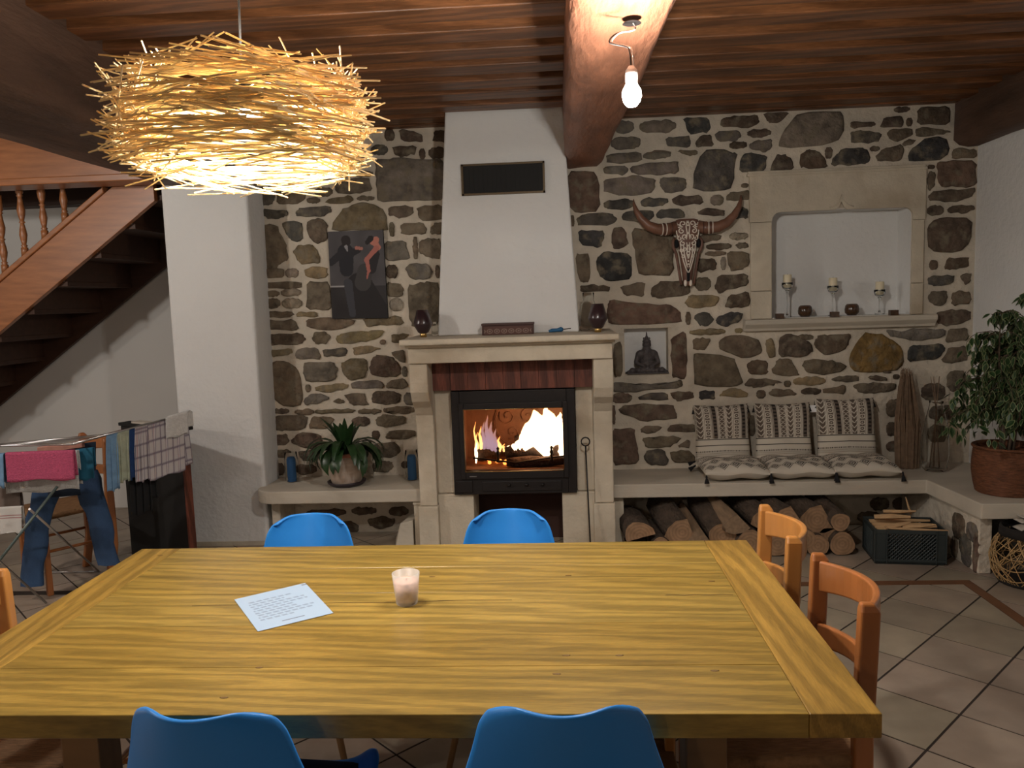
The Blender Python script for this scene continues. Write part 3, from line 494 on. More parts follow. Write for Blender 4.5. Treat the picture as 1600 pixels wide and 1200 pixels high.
# flames: emission by height in the flame, edges fade with facing
def flame_mat(name, c0, c1, s):
    m = bpy.data.materials.new(name); m.use_nodes = True; nt = m.node_tree; N = nt.nodes; L = nt.links; N.clear()
    out = N.new('ShaderNodeOutputMaterial'); e = N.new('ShaderNodeEmission'); tr = N.new('ShaderNodeBsdfTransparent'); mx = N.new('ShaderNodeMixShader')
    tc = N.new('ShaderNodeTexCoord'); sp = N.new('ShaderNodeSeparateXYZ'); cr = N.new('ShaderNodeValToRGB')
    L.new(tc.outputs['Generated'], sp.inputs[0]); L.new(sp.outputs['Z'], cr.inputs[0])
    cr.color_ramp.elements[0].color = (*c0, 1); cr.color_ramp.elements[1].color = (*c1, 1); cr.color_ramp.elements[0].position = .35
    L.new(cr.outputs[0], e.inputs['Color']); e.inputs['Strength'].default_value = s
    lw = N.new('ShaderNodeLayerWeight'); lw.inputs['Blend'].default_value = .35
    L.new(lw.outputs['Facing'], mx.inputs[0]); L.new(e.outputs[0], mx.inputs[1]); L.new(tr.outputs[0], mx.inputs[2]); L.new(mx.outputs[0], out.inputs[0])
    return m
M['flameW'] = flame_mat('white_hot_flame', (1, .72, .44), (1, .52, .2), 5.5)
M['flameO'] = flame_mat('orange_flame', (1, .50, .16), (.9, .25, .05), 2.6)
M['flameV'] = flame_mat('pale_violet_flame', (.55, .34, .42), (.62, .26, .16), .8)
def flame(pts, r, mt, fl=.6):
    """pts centre line, r radii"""
    mb = MB(); n = len(pts); fine = []
    for i in range((n-1)*4+1):
        t = i/4; a = min(int(t), n-2); f_ = t-a; p = Vector(pts[a]).lerp(Vector(pts[a+1]), f_); rr = r[a]+(r[a+1]-r[a])*f_
        wob = .12*r[a]; fine.append((p+Vector((R.uniform(-wob, wob), R.uniform(-wob, wob), 0)), max(.0008, rr*R.uniform(.88, 1.1))))
    mb.tube([p for p, _ in fine], [q for _, q in fine], 12, flat=1)
    return build('flame', mb, mt, st)
flame([(-.14, 5.1, .62), (-.13, 5.1, .70), (-.15, 5.1, .80), (-.17, 5.1, .88)], [.09, .115, .07, .004], 'flameW')
flame([(-.08, 5.12, .62), (-.07, 5.12, .72), (-.08, 5.12, .82), (-.09, 5.12, .90)], [.06, .09, .055, .003], 'flameW')
flame([(-.20, 5.08, .63), (-.20, 5.08, .70), (-.20, 5.1, .76), (-.18, 5.1, .84)], [.07, .07, .045, .003], 'flameW')
flame([(-.03, 5.1, .66), (-.02, 5.1, .74), (-.01, 5.12, .80), (.005, 5.12, .86)], [.04, .055, .03, .002], 'flameW')
flame([(-.30, 5.05, .635), (-.27, 5.05, .65), (-.25, 5.06, .69), (-.26, 5.06, .73)], [.035, .04, .02, .002], 'flameW')
flame([(.005, 5.02, .56), (.01, 5.02, .62), (.0, 5.03, .68), (.01, 5.03, .75)], [.012, .028, .016, .001], 'flameW')
flame([(.035, 5.06, .555), (.03, 5.06, .58), (.04, 5.06, .60), (.045, 5.06, .63)], [.014, .02, .012, .001], 'flameO')
flame([(.02, 5.2, .86), (.03, 5.2, .90), (.035, 5.2, .93), (.04, 5.2, .95)], [.002, .01, .006, .001], 'flameW')
for x0, h_, r_, mt_ in ((-.52, .17, .014, 'flameO'), (-.50, .20, .016, 'flameV'), (-.475, .24, .020, 'flameV'), (-.45, .20, .022, 'flameV'), (-.425, .15, .018, 'flameV'), (-.40, .10, .014, 'flameO'), (-.545, .13, .010, 'flameO'), (-.555, .20, .008, 'flameO'), (-.37, .05, .012, 'flameO'), (-.34, .04, .010, 'flameW')):
    flame([(x0, 5.08, .615), (x0+.004, 5.08, .615+h_*.35), (x0-.008, 5.09, .615+h_*.7), (x0+.006, 5.09, .615+h_)], [r_*.7, r_, r_*.6, .001], mt_)
flame([(-.55, 5.02, .555), (-.545, 5.02, .60), (-.55, 5.03, .64), (-.54, 5.03, .69)], [.004, .010, .010, .001], 'flameW')

# poker
pk = MB(); b0, t0 = Vector((.168, 4.78, .0)), Vector((.152, 4.84, .685))
pk.tube([b0, t0], .0045, 8)
cc = t0+Vector((0, 0, .028)); pk.tube([cc+Vector((.026*math.sin(a*PI/10), 0, -.026*math.cos(a*PI/10))) for a in range(21)], .0045, 8)
tag(build('fire_poker', pk, 'black', org=(.168, 4.78, 0)), 'thin black iron poker with a ring handle leaning on the right fireplace leg', 'poker')

# ================================================================== STONE BENCHES
def outline_prism(pts, z0, z1): return MB().prism(pts, lambda x, y, d: (x, y, d), z0, z1)
pl = [(-.897, 4.95), (-.897, WY-.001), (-1.985, WY-.001), (-1.985, 5.13)]
for a in range(0, 9): an = PI+a*PI/16; pl.append((-1.87+.15*math.cos(an), 5.10+.15*math.sin(an)))
tb = thing('stone_shelf_bench', 'pale stone shelf bench left of the fireplace with a rounded end', 'bench', (-1.4, 5.1, 0))
build('bench_slab', outline_prism(pl, .323, .407), 'limew', tb, bevel=.008, bseg=3)
build('support_block', MB().box((-.96, 4.975, 0), (-.91, 5.385, .30)).box((-.965, 4.965, .30), (-.905, 5.385, .322)), 'lime', tb, bevel=.004)
build('support_wall', MB().box((-1.95, 5.10, 0), (-1.89, 5.385, .322)), 'mortar', tb, bevel=.01)
tag(build('white_stone_block', MB().hexa([(-1.10, 5.0, 0), (-.975, 5.0, 0), (-.975, 5.2, 0), (-1.14, 5.2, 0), (-1.06, 5.0, .17), (-.975, 5.0, .19), (-.975, 5.2, .19), (-1.03, 5.2, .17)]), 'limew', org=(-1.05, 5.1, 0), bevel=.004), 'pale sloping stone block on the floor under the left bench', 'stone block')
rb = thing('stone_corner_bench', 'long pale stone bench right of the fireplace turning along the right wall', 'bench', (1.6, 5.1, 0))
build('bench_slab', outline_prism([(.325, 4.95), (2.24, 4.92), (2.24, 4.905), (2.27, 4.345), (2.729, 4.335), (2.729, WY-.001), (.325, WY-.001)], .325, .412), 'limew', rb, bevel=.006)
build('support_block', MB().box((.327, 5.0, 0), (.392, 5.38, .324)), 'lime', rb, bevel=.004)
pier = build('support_pier', MB().box((2.29, 4.40, 0), (2.36, 5.39, .324)), 'mortar', rb, bevel=.006)
for a in ("g 1510 822 1527 840", "k 1499 840 1517 864", "k 1502 867 1517 890", "r 1520 842 1546 906", "d 1488 808 1507 836", "b 1486 842 1496 866"):
    a = a.split(); u = list(map(float, a[1:])); p = P(u[0], u[3], X=2.285); q = P(u[2], u[1], X=2.285)
    if a[0] == 'r': q.y = 4.405
    y0, y1 = sorted((p.y, q.y)); z0, z1 = sorted((max(.01, p.z), q.z))
    z1 = min(z1, .315)
    o = build('stone', stone_mesh([(y0, z0), (y1, z1)], .012, lambda yy, z, d: (2.29-d, yy, z)), 'stone', rb, weld=True); o.color = jitcol(SC[a[0]])

# ================================================================== NICHE SURROUND
ns = thing('niche_surround', 'carved pale stone frame around the candle niche', 'stone frame', (1.87, 5.38, 1.34))
fn = lambda p, q, d: (p, WY-d, q)
def arc(cx, cz, r, a0, a1, n=6): return [(cx+r*math.cos(a0+(a1-a0)*i/n), cz+r*math.sin(a0+(a1-a0)*i/n)) for i in range(n+1)]
rc = .055
lint = [(1.278, 2.345), (1.278, 2.05), (NX0, 2.05)]+arc(NX0+rc, NZ1-rc-.01, rc, PI, PI/2)+[(1.83, 2.112), (1.85, 2.125), (1.868, 2.165), (1.886, 2.125), (1.906, 2.112)]+arc(NX1-rc, NZ1-rc-.01, rc, PI/2, 0)+[(NX1, 2.03), (2.402, 2.03), (2.402, 2.345)]
mb = MB(); mb.prism(lint[:2]+lint[2:], fn, -.0, .022); o = build('lintel_stone', mb, 'lime', ns)
build('lintel_moulding', MB().box((1.262, WY-.032, 2.345), (2.405, WY, 2.362)).box((1.268, WY-.024, 2.362), (2.40, WY, 2.378)), 'lime', ns, bevel=.003)
# ogee relief
mb = MB(); og = [(1.79, 2.128), (1.83, 2.14), (1.855, 2.165), (1.868, 2.205), (1.881, 2.165), (1.906, 2.14), (1.946, 2.128)]
mb.tube([(x, WY-.022, z) for x, z in og], .006, 6, flat=.8); build('ogee_relief', mb, 'lime', ns)
build('jamb_stone', MB().box((1.285, WY-.02, 1.60), (NX0, WY, 2.048)), 'lime', ns, bevel=.004)
build('jamb_stone', MB().box((1.287, WY-.022, 1.415), (NX0, WY, 1.597)), 'lime', ns, bevel=.004)
build('jamb_stone', MB().box((NX1, WY-.02, 1.62), (2.398, WY, 2.028)), 'lime', ns, bevel=.004)
build('jamb_stone', MB().box((NX1, WY-.022, 1.415), (2.398, WY, 1.617)), 'lime', ns, bevel=.004)
mb = MB(); mb.prism([(WY+.19, 1.412), (WY-.075, 1.412), (WY-.08, 1.40), (WY-.078, 1.38), (WY-.05, 1.352), (WY-.045, 1.335), (WY, 1.335), (WY+.19, 1.385)], lambda p, q, d: (d, p, q), 1.24, 2.46)
mb2 = MB(); mb2.prism([(WY, 1.412), (WY-.075, 1.412), (WY-.08, 1.40), (WY-.078, 1.38), (WY-.05, 1.352), (WY-.045, 1.335), (WY, 1.335)], lambda p, q, d: (d, p, q), 1.235, 2.47)
build('sill_stone', mb2, 'limew', ns, bevel=.004)

# candle holders
SZ = 1.419
def stem_candle(u, vtop, label, Y):
    p = P(u, 490, Y=Y); zt = P(u, vtop, Y=Y).z; t = thing('candle_stand', label, 'candle stand', (p.x, Y, SZ), 'candle stands in the niche')
    h = zt-SZ-.105
    pr = [(.030, 0), (.030, .004), (.010, .010), (.005, .03), (.0045, h-.03), (.012, h-.01), (.012, h), (.028, h+.012), (.036, h+.03), (.036, h+.052), (.033, h+.052), (.033, h+.032), (.024, h+.016), (.0, h+.010)]
    build('glass_stem', MB().lathe(pr, (p.x, Y, SZ), 20), 'glass', t)
    build('candle', MB().lathe([(.025, h+.018), (.027, h+.022), (.027, h+.102), (.024, h+.105), (.003, h+.100)], (p.x, Y, SZ), 18), 'cream', t)
    build('wick', MB().tube([(p.x, Y, zt-.005), (p.x+.001, Y, zt+.006)], .001, 5), 'wire', t)
stem_candle(1230, 429, 'tall glass stem with a cream candle, leftmost and tallest in the wall niche', WY+.05)
stem_candle(1301, 434, 'glass stem with a cream candle in the middle of the wall niche', WY+.06)
stem_candle(1374, 440, 'shorter glass stem with a cream candle, rightmost in the wall niche', WY+.06)
for u, lab in ((1258, 'round brown mosaic tealight glass between the left and middle candle stands'), (1331, 'round brown mosaic tealight glass between the middle and right candle stands')):
    p = P(u, 485, Y=WY+.045)
    tag(build('tealight_glass', MB().lathe([(.028, 0), (.044, .018), (.047, .04), (.042, .064), (.032, .076), (.029, .074), (.038, .06), (.042, .04), (.038, .02), (.0, .008)], (p.x, WY+.045, SZ), 20), 'mosaic', org=(p.x, WY+.045, SZ)), lab, 'tealight glass', 'brown mosaic tealights')
for u, lab in ((1218, 'small square glass tealight box at the left end of the niche'), (1304, 'small square glass tealight box at the foot of the middle candle stand'), (1396, 'small square glass tealight box at the right end of the niche')):
    p = P(u, 490, Y=WY-.03); t = thing('tealight_box', lab, 'tealight', (p.x, WY-.03, SZ-.006), 'small glass tealight boxes')
    build('glass_box', MB().box((p.x-.025, WY-.05, SZ-.006), (p.x+.025, WY-.01, SZ-.002)).box((p.x-.025, WY-.05, SZ-.002), (p.x-.021, WY-.01, SZ+.028)).box((p.x+.021, WY-.05, SZ-.002), (p.x+.025, WY-.01, SZ+.028)).box((p.x-.021, WY-.05, SZ-.002), (p.x+.021, WY-.047, SZ+.028)).box((p.x-.021, WY-.013, SZ-.002), (p.x+.021, WY-.01, SZ+.028)), 'mosaic', t)
    build('tealight', MB().lathe([(.016, 0), (.016, .014), (.001, .013)], (p.x, WY-.03, SZ-.002), 14), 'steel', t)

# buddha statue in small niche
bx, by, bz = .60, WY+.03, BZ0
bd = thing('buddha_statue', 'dark grey seated Buddha statue in the small white niche', 'statue', (bx, by, bz))
V = lambda x, y, z: (bx+x, by+y, bz+z)
blob('body', [(V(0, 0, .055), V(0, 0, .11), .045, .048), (V(-.045, 0, .135), V(.045, 0, .135), .026, .026), (V(0, 0, .10), V(0, 0, .15), .042, .036), (V(0, 0, .15), V(0, -.005, .19), .016, .016),
    (V(0, -.006, .195), V(0, -.006, .21), .026, .024), (V(-.058, 0, .135), V(-.074, -.012, .08), .018, .016), (V(.058, 0, .135), V(.074, -.012, .08), .018, .016),
    (V(-.074, -.012, .075), V(-.02, -.05, .052), .015, .012), (V(.074, -.012, .075), V(.02, -.05, .052), .015, .012),
    (V(-.10, -.012, .022), V(.06, -.048, .024), .021, .018), (V(.10, -.012, .022), V(-.06, -.048, .024), .021, .018), (V(-.13, -.01, .012), V(-.08, -.01, .02), .011, .018), (V(.13, -.01, .012), V(.08, -.01, .02), .011, .018)], 'buddha', bd, .005, 3)
mb = MB(); mb.lathe([(.028, 0), (.027, .012), (.016, .022), (.013, .032), (.006, .042), (.004, .06), (.0005, .072)], V(0, -.004, .213), 16)
for s_ in (-1, 1): mb.ball(V(s_*.026, -.004, .195), (.004, .006, .014), 8, 6)
for k in range(40): a = R.uniform(0, 2*PI); h_ = R.uniform(.0, .03); mb.ball(V(.026*math.cos(a)*(1-h_*8), -.004+.026*math.sin(a)*(1-h_*8), .213+h_), .004, 6, 4)
mb.ball(V(0, -.031, .197), (.004, .006, .008), 8, 6)
build('hair', mb, 'buddha', bd)
build('plinth', MB().box(V(-.142, -.055, 0), V(.142, .05, .010)), 'buddha', bd, bevel=.004)

# ================================================================== SKULL
sk = thing('cattle_skull', 'carved cattle skull with curved striped horns hung on the stone wall', 'skull', (.862, 5.37, 1.9))
SX, SY = .862, 5.335
# front face loft: z from top to bottom: half width, forward depth
lev = [(2.085, .05, .015), (2.078, .072, .03), (2.04, .083, .045), (1.99, .080, .05), (1.945, .078, .05), (1.90, .062, .055), (1.85, .050, .055), (1.80, .042, .05), (1.75, .036, .045), (1.70, .030, .04), (1.665, .028, .035), (1.65, .018, .02)]
def skf(u, v):
    i = min(int(v*(len(lev)-1)), len(lev)-2); t = v*(len(lev)-1)-i
    z, wd, dp = (lev[i][k]*(1-t)+lev[i+1][k]*t for k in range(3)); a = PI*(u)
    x = -wd*math.cos(a); y = -dp*math.sin(a)**.7 if math.sin(a) > 0 else 0
    if .28 < v < .5 and (u < .2 or u > .8): x *= .86  # eye sockets cut in
    return (SX+x, SY-y*-1-.0, z)
mb = MB(); mb.grid(lambda u, v: skf(u, v), 20, 34); mb.grid(lambda u, v: (lambda p: (SX+(p[0]-SX)*.9, SY+.025-(p[1]-SY)*.2, p[2]))(skf(1-u, v)), 20, 34)
build('skull_face', mb, 'skull', sk, weld=True)
for s_ in (-1, 1):
    build('eye_socket', MB().ball((SX+s_*.071, SY-.02, 1.925), (.016, .026, .03), 12, 8), 'blackc', sk)
    mb = MB(); mb.tube([(SX+s_*.078, SY-.01, 1.965), (SX+s_*.094, SY-.025, 1.94), (SX+s_*.092, SY-.025, 1.90), (SX+s_*.074, SY-.015, 1.865), (SX+s_*.062, SY-.01, 1.80), (SX+s_*.05, SY-.005, 1.72), (SX+s_*.040, SY-.008, 1.66)], [.008, .010, .010, .010, .009, .009, .010], 8)
    build('cheek_bone', mb, 'skull', sk)
    build('nasal_tip', MB().ball((SX+s_*.017, SY-.03, 1.668), (.011, .012, .022), 10, 8), 'bone', sk)
    pts = [Vector(p) for p in ((.07, 0, 2.035), (.13, -.01, 2.02), (.20, -.02, 2.025), (.255, -.025, 2.05), (.30, -.03, 2.095), (.33, -.03, 2.145), (.343, -.028, 2.19), (.346, -.02, 2.222))]
    pts = [Vector((SX+s_*p.x, SY+p.y, p.z)) for p in pts]; rad = [.040, .040, .036, .031, .025, .018, .010, .003]
    build('horn', MB().tube(pts, rad, 14), 'horn', sk)
    for q, kd in ((.105, 'horndark'), (.125, 'horn'), (.14, 'bone'), (.153, 'horndark'), (.166, 'bone')):
        build('horn_ring', MB().tube([(SX+s_*(q-.003), SY-.012, 2.0225), (SX+s_*(q+.003), SY-.013, 2.0225)], .0415, 16), kd, sk)
build('nose_opening', MB().prism([(-.012, 1.76), (.012, 1.76), (.008, 1.68), (-.008, 1.68)], lambda p, q, d: (SX+p, SY-d, q), .03, .047), 'blackc', sk)
# carved scrolls, raised, following the face
mb = MB()
def facey(x, z):
    for i in range(len(lev)-1):
        if lev[i][0] >= z >= lev[i+1][0]:
            t = (lev[i][0]-z)/(lev[i][0]-lev[i+1][0]); wd = lev[i][1]*(1-t)+lev[i+1][1]*t; dp = lev[i][2]*(1-t)+lev[i+1][2]*t
            c = min(.95, abs(x)/max(wd, .001)); return SY-dp*(1-c*c)**.35-.002
    return SY-.03
def scroll(cx, cz, r, a0, turns, sg):
    pts = []
    for i in range(16):
        t = i/15; a = a0+turns*2*PI*t*sg; rr = r*(1-.75*t); x = cx+rr*math.cos(a); z = cz+rr*math.sin(a); pts.append((SX+x, facey(x, z), z))
    mb.tube(pts, .0042, 5)
for s_ in (-1, 1):
    for cx, cz, r, a0, tn, sg in ((.030, 2.052, .022, -1.5, 1.1, 1), (.040, 2.005, .020, 1.6, 1.1, -1), (.022, 1.968, .018, -1.5, 1.0, 1), (.052, 1.958, .016, 1.5, 1.0, -1), (.034, 1.925, .018, 1.4, 1.1, -1), (.020, 1.885, .015, -1.4, 1.0, 1), (.040, 1.88, .013, 1.4, 1.0, -1), (.034, 1.84, .011, 1.4, 1.0, 1), (.058, 2.035, .014, 0, 1, 1)):
        scroll(s_*cx, cz, r, a0 if s_ > 0 else PI-a0, tn, sg*s_)
    for pl_ in ([(.004, 2.07), (.012, 2.03), (.006, 1.99), (.012, 1.95)], [(.05, 1.93), (.043, 1.87), (.03, 1.81), (.014, 1.76), (.002, 1.735)], [(.03, 1.91), (.026, 1.86), (.016, 1.81), (.006, 1.77)], [(.066, 2.06), (.074, 2.03), (.070, 1.99), (.062, 1.96)], [(.01, 1.93), (.006, 1.89), (.010, 1.86), (.002, 1.83)]):
        mb.tube([(SX+s_*x, facey(s_*x, z), z) for x, z in pl_], .0042, 5)
for z in (2.06, 2.04, 1.99, 1.91, 1.87, 1.85, 1.83, 1.81, 1.79): mb.ball((SX, facey(0, z), z), (.006, .003, .006), 8, 4)
build('carved_scrolls', mb, 'bone', sk)['label'] = 'pale raised scrollwork on the forehead'

# ================================================================== colour-attribute surfaces
def colgrid(name, nu, nv, pos, colf, mt, parent=None, org=(0,0,0), local=False, extra=None):
    mb = MB(); mb.grid(pos, nu, nv)
    if extra: extra(mb)
    o = build(name, mb, mt, parent, org, local=local); me = o.data
    at = me.color_attributes.new('Col', 'FLOAT_COLOR', 'POINT'); n = len(me.vertices); arr = np.ones((n, 4), dtype=np.float32)
    k = 0
    for j in range(nv+1):
        for i in range(nu+1): arr[k, :3] = colf(i/nu, j/nv); k += 1
    if n > k: arr[k:, :3] = colf(-1, -1)
    at.data.foreach_set('color', arr.ravel()); return o
# picture: two dancers, plain silhouettes on a dark ground
def inseg(p, a, b, r):
    ax, ay = a; bx_, by_ = b; dx, dy = bx_-ax, by_-ay; t = max(0, min(1, ((p[0]-ax)*dx+(p[1]-ay)*dy)/(dx*dx+dy*dy+1e-9)))
    rr = r[0]+(r[1]-r[0])*t; return math.hypot(p[0]-ax-dx*t, p[1]-ay-dy*t) < rr
def piccol(u, v):
    if u < 0: return (.02, .017, .016)
    x, y = u*.375, v*.59; p = (x, y); n_ = noise.noise(Vector((u*4, v*5, 1)))*.012
    c = (.075+n_*2, .068+n_*2, .072+n_*2) if y > .22 else (.022+n_, .018+n_, .019+n_)
    if x > .19 and y < .22 and inseg(p, (.33, .33), (.30, .02), (.06, .07)): c = (.035, .03, .032)
    if .215 < y < .225 and (x < .12 or .20 < x < .23): c = (.35, .34, .34)
    if inseg(p, (.20, .22), (.25, .05), (.09, .13)): c = (.016, .013, .014)      # long dark dress
    if inseg(p, (.24, .32), (.22, .24), (.05, .055)): c = (.05, .045, .045)
    if inseg(p, (.285, .33), (.31, .43), (.03, .035)): c = (.02, .016, .018)
    if inseg(p, (.115, .33), (.115, .45), (.045, .055)): c = (.014, .013, .018)    # dark jacket
    if inseg(p, (.10, .45), (.01, .38), (.028, .022)) or inseg(p, (.15, .44), (.20, .46), (.025, .02)): c = (.016, .014, .018)
    if inseg(p, (.12, .24), (.14, .03), (.03, .022)): c = (.045, .045, .055)     # trousers
    if inseg(p, (.12, .53), (.122, .515), (.032, .03)): c = (.018, .012, .012)    # head
    if inseg(p, (.128, .455), (.120, .485), (.004, .012)): c = (.28, .27, .28)
    if inseg(p, (.19, .475), (.225, .47), (.012, .010)): c = (.42, .17, .13)       # hand
    if inseg(p, (.30, .51), (.325, .525), (.018, .022)) or inseg(p, (.32, .50), (.335, .475), (.02, .02)): c = (.50, .19, .14)
    if inseg(p, (.325, .47), (.25, .39), (.018, .013)) or inseg(p, (.255, .40), (.265, .32), (.014, .012)) or inseg(p, (.265, .33), (.25, .27), (.010, .004)): c = (.42, .14, .11)
    if inseg(p, (.29, .535), (.265, .51), (.02, .015)): c = (.016, .012, .012)
    return c
pc = [P(512, 362, Y=5.37), P(598, 359, Y=5.37), P(519, 498, Y=5.37), P(606, 497, Y=5.37)]
pt = thing('wall_picture', 'dark canvas picture of a dancing couple on the left stone wall', 'picture', (-1.35, 5.37, 1.5))
colgrid('canvas', 110, 170, lambda u, v: tuple(pc[2].lerp(pc[3], u).lerp(pc[0].lerp(pc[1], u), v)), piccol, 'vpaint', pt)
b_ = MB(); b_.hexa([tuple(pc[2]+Vector((0, .003, 0))), tuple(pc[3]+Vector((0, .003, 0))), tuple(pc[3]+Vector((0, .027, 0))), tuple(pc[2]+Vector((0, .027, 0))), tuple(pc[0]+Vector((0, .003, 0))), tuple(pc[1]+Vector((0, .003, 0))), tuple(pc[1]+Vector((0, .027, 0))), tuple(pc[0]+Vector((0, .027, 0)))])
build('stretcher', b_, 'blackbox', pt)

# ================================================================== CUSHIONS
LT, DK, MD = (.58, .52, .43), (.02, .016, .014), (.115, .085, .065)
def cush_up(u, v):
    if u < 0: return LT
    if v > .44:   # dense geometric bands running vertically
        k = (u*7.4) % 1; b_ = int(u*7.4) % 4; q = v*13
        if min(k, 1-k) < .07 or abs(k-.16) < .035 or abs(k-.84) < .035: return LT
        if b_ == 0: return LT if abs((q % 1)-abs(k*2-1)) < .13 else MD
        if b_ == 1: return LT if abs(math.hypot(k-.5, (q*.8 % 1)-.5)-.33) < .07 or math.hypot(k-.5, (q*.8 % 1)-.5) < .09 else MD
        if b_ == 2: return DK if math.hypot(k-.5, (q*1.3 % 1)-.5) < .25 else MD
        return LT if abs(k-.5)+abs((q % 1)-.5) < .5 and abs(k-.5)+abs((q % 1)-.5) > .36 else MD
    if abs(v-.43) < .010 or abs(v-.33) < .009: return DK
    if abs(v-.235) < .010: return DK if (u*34) % 1 < .55 else LT
    if .15 < v < .215: return tuple(.55*a+.45*b for a, b in zip(LT, MD)) if (v*90) % 1 < .6 else LT
    if abs(v-.10) < .018: return MD if abs(((u*20) % 1)-.5)*2 < (v-.082)/.036 else LT
    return LT
def cush_flat(u, v):   # v=0 front
    if u < 0: return LT
    if v > .62: return MD if (abs(((u*12) % 1)-.5)+abs(((v*14) % 1)-.5)) % .34 < .16 else LT
    if abs(v-.61) < .012: return DK
    if .05 < v < .60:
        row = (v-.05)/.275; c_ = row-int(row); off = .5*(int(row) % 2); k = (u*5+off) % 1; d = abs(k-.5)+abs(c_-.5)*1.0
        if d > .48: return LT
        if d > .41: return MD if int(row) else DK
        if d > .32: return LT
        if d > .2: return DK
        if d > .1: return LT
        return DK
    return LT
def pillow(nu, nv, wd, hd, th, colf, name, label, group, sag=0):
    def f(side):
        def g(u, v):
            a, b = u*2-1, v*2-1; ex = 1-.07*(1-b*b)**1; ez = 1-.07*(1-a*a)**1
            t = max(0, (1-a**4)*(1-b**4))**.45
            return (a*wd*(1-.06*(1-abs(b))**1.0), -side*t*th+.006*math.sin(5*a+3*b), b*hd*(1-.06*(1-abs(a))))
        return g
    n2 = 24
    return colgrid(name, nu, nv, f(1), colf, 'vcloth', None, (0, 0, 0), True, extra=lambda mb: mb.grid(f(-1), n2, n2))
def tassel(parent, p, d=(0, 0, -1), L_=.05):
    p = Vector(p); d = Vector(d).normalized(); mb = MB()
    mb.tube([p, p+d*.012, p+d*.018, p+d*L_*.6, p+d*L_], [.004, .007, .006, .011, .016], 8)
    build('tassel', mb, 'tassel', parent, local=True)
cw = .19
proto = None
for k, (u, lab) in enumerate(((1130, 'leftmost upright black and cream patterned cushion leaning on the stone wall'), (1226, 'middle upright black and cream patterned cushion leaning on the stone wall'), (1325, 'rightmost upright black and cream patterned cushion, a white label at its left corner'))):
    p = P(u, 720, Y=5.22)
    if proto is None:
        o = pillow(150, 150, .183, .205, .065, cush_up, 'upright_cushion', lab, ''); proto = o
        tassel(o, (-.178, 0, .195)); tassel(o, (.178, 0, .195)); tassel(o, (.182, 0, -.195)); tassel(o, (-.182, 0, -.195), (-1, 0, -.6))
    else: o = copy_tree(proto)
    o.location = (p.x+.005, 5.285, .41+.03+.215); o.rotation_euler = (-.18, 0, (.05, -.02, -.03)[k])
    if k == 2:
        o.scale = (1.04, 1, 1.04); o.location.z += .012
        lb = build('care_label', MB().box((-.215, -.012, .12), (-.175, -.010, .165)), 'white_label', o, local=True)
    tag(o, lab, 'cushion', 'upright cushions on the stone bench')
proto = None
for k, (u, lab) in enumerate(((1145, 'leftmost cushion lying flat on the stone bench, black diamond print'), (1245, 'middle cushion lying flat on the stone bench, black diamond print'), (1345, 'rightmost cushion lying flat on the stone bench, black diamond print'))):
    p = P(u, 730, Y=5.07)
    if proto is None:
        o = pillow(120, 120, .205, .165, .050, cush_flat, 'flat_cushion', lab, ''); proto = o
        tassel(o, (-.20, 0, -.165), (0, .9, -.4)); tassel(o, (.20, 0, -.165), (0, .9, -.4), .06); tassel(o, (-.20, 0, .165), (-1, .4, 0))
    else: o = copy_tree(proto)
    o.location = (p.x, 5.09, .412+.066); o.rotation_euler = (-PI/2+.07, 0, (.03, 0, -.02)[k])
    tag(o, lab, 'cushion', 'flat cushions on the stone bench')

# ================================================================== MANTEL OBJECTS
MZ = 1.384
def vase(u, Y, s_, lab, name='tealight_lantern'):
    p = P(u, 510, Y=Y); t = thing(name, lab, 'lantern', (p.x, Y, MZ), 'plum glass lanterns on the mantel')
    build('glass_body', MB().lathe([(.022*s_, .022), (.034*s_, .030), (.060*s_, .078*s_), (.0605*s_, .088*s_), (.036*s_, .172*s_), (.034*s_, .172*s_), (.057*s_, .088*s_), (.056*s_, .08*s_), (.0, .035)], (p.x, Y, MZ), 9), 'vase', t)
    build('brass_foot', MB().lathe([(.021*s_, 0), (.021*s_, .022), (.019*s_, .024)], (p.x, Y, MZ), 20), 'brass', t)
    return t
vase(661, 4.92, .98, 'dark plum faceted glass lantern with brass foot at the left end of the mantel')
vase(934, 4.86, 1.0, 'dark plum faceted glass lantern with brass foot at the right end of the mantel')
for (u, Y, lab) in ((920, 5.08, 'clear glass bottle vase standing behind the right plum lantern'), (679, 5.06, 'small clear glass standing behind the left plum lantern')):
    p = P(u, 500, Y=Y); s_ = 1.15 if u > 900 else .42
    tag(build('glass_vase', MB().lathe([(.045*s_, 0), (.055*s_, .03*s_), (.05*s_, .12*s_), (.03*s_, .17*s_), (.032*s_, .21*s_), (.029*s_, .21*s_), (.027*s_, .17*s_), (.046*s_, .12*s_), (.05*s_, .03*s_), (0, .008)], (p.x, Y, MZ), 20), 'thinglass', org=(p.x, Y, MZ)), lab, 'vase')
def boxcol(u, v):
    if u < 0: return (.07, .03, .022)
    k = (u*7+.5) % 1; d = math.hypot((k-.5)*.045, (v-.40)*.07)
    if u < .03 or u > .97 or v > .93: return (.05, .02, .015)
    if d < .019 and d > .013 or d < .007: return (.22, .15, .12)
    return (.09, .038, .028)
ax, bx2 = P(753, 522, Y=4.88), P(834, 520, Y=4.88)
cb = thing('carved_box', 'low dark carved wooden box with a row of circles on the mantel', 'box', ((ax.x+bx2.x)/2, 4.93, MZ))
build('box_body', MB().box((ax.x, 4.885, MZ), (bx2.x, 4.975, MZ+.058)), mat('dark_box_wood', (.09, .038, .028), .5), cb, bevel=.002)
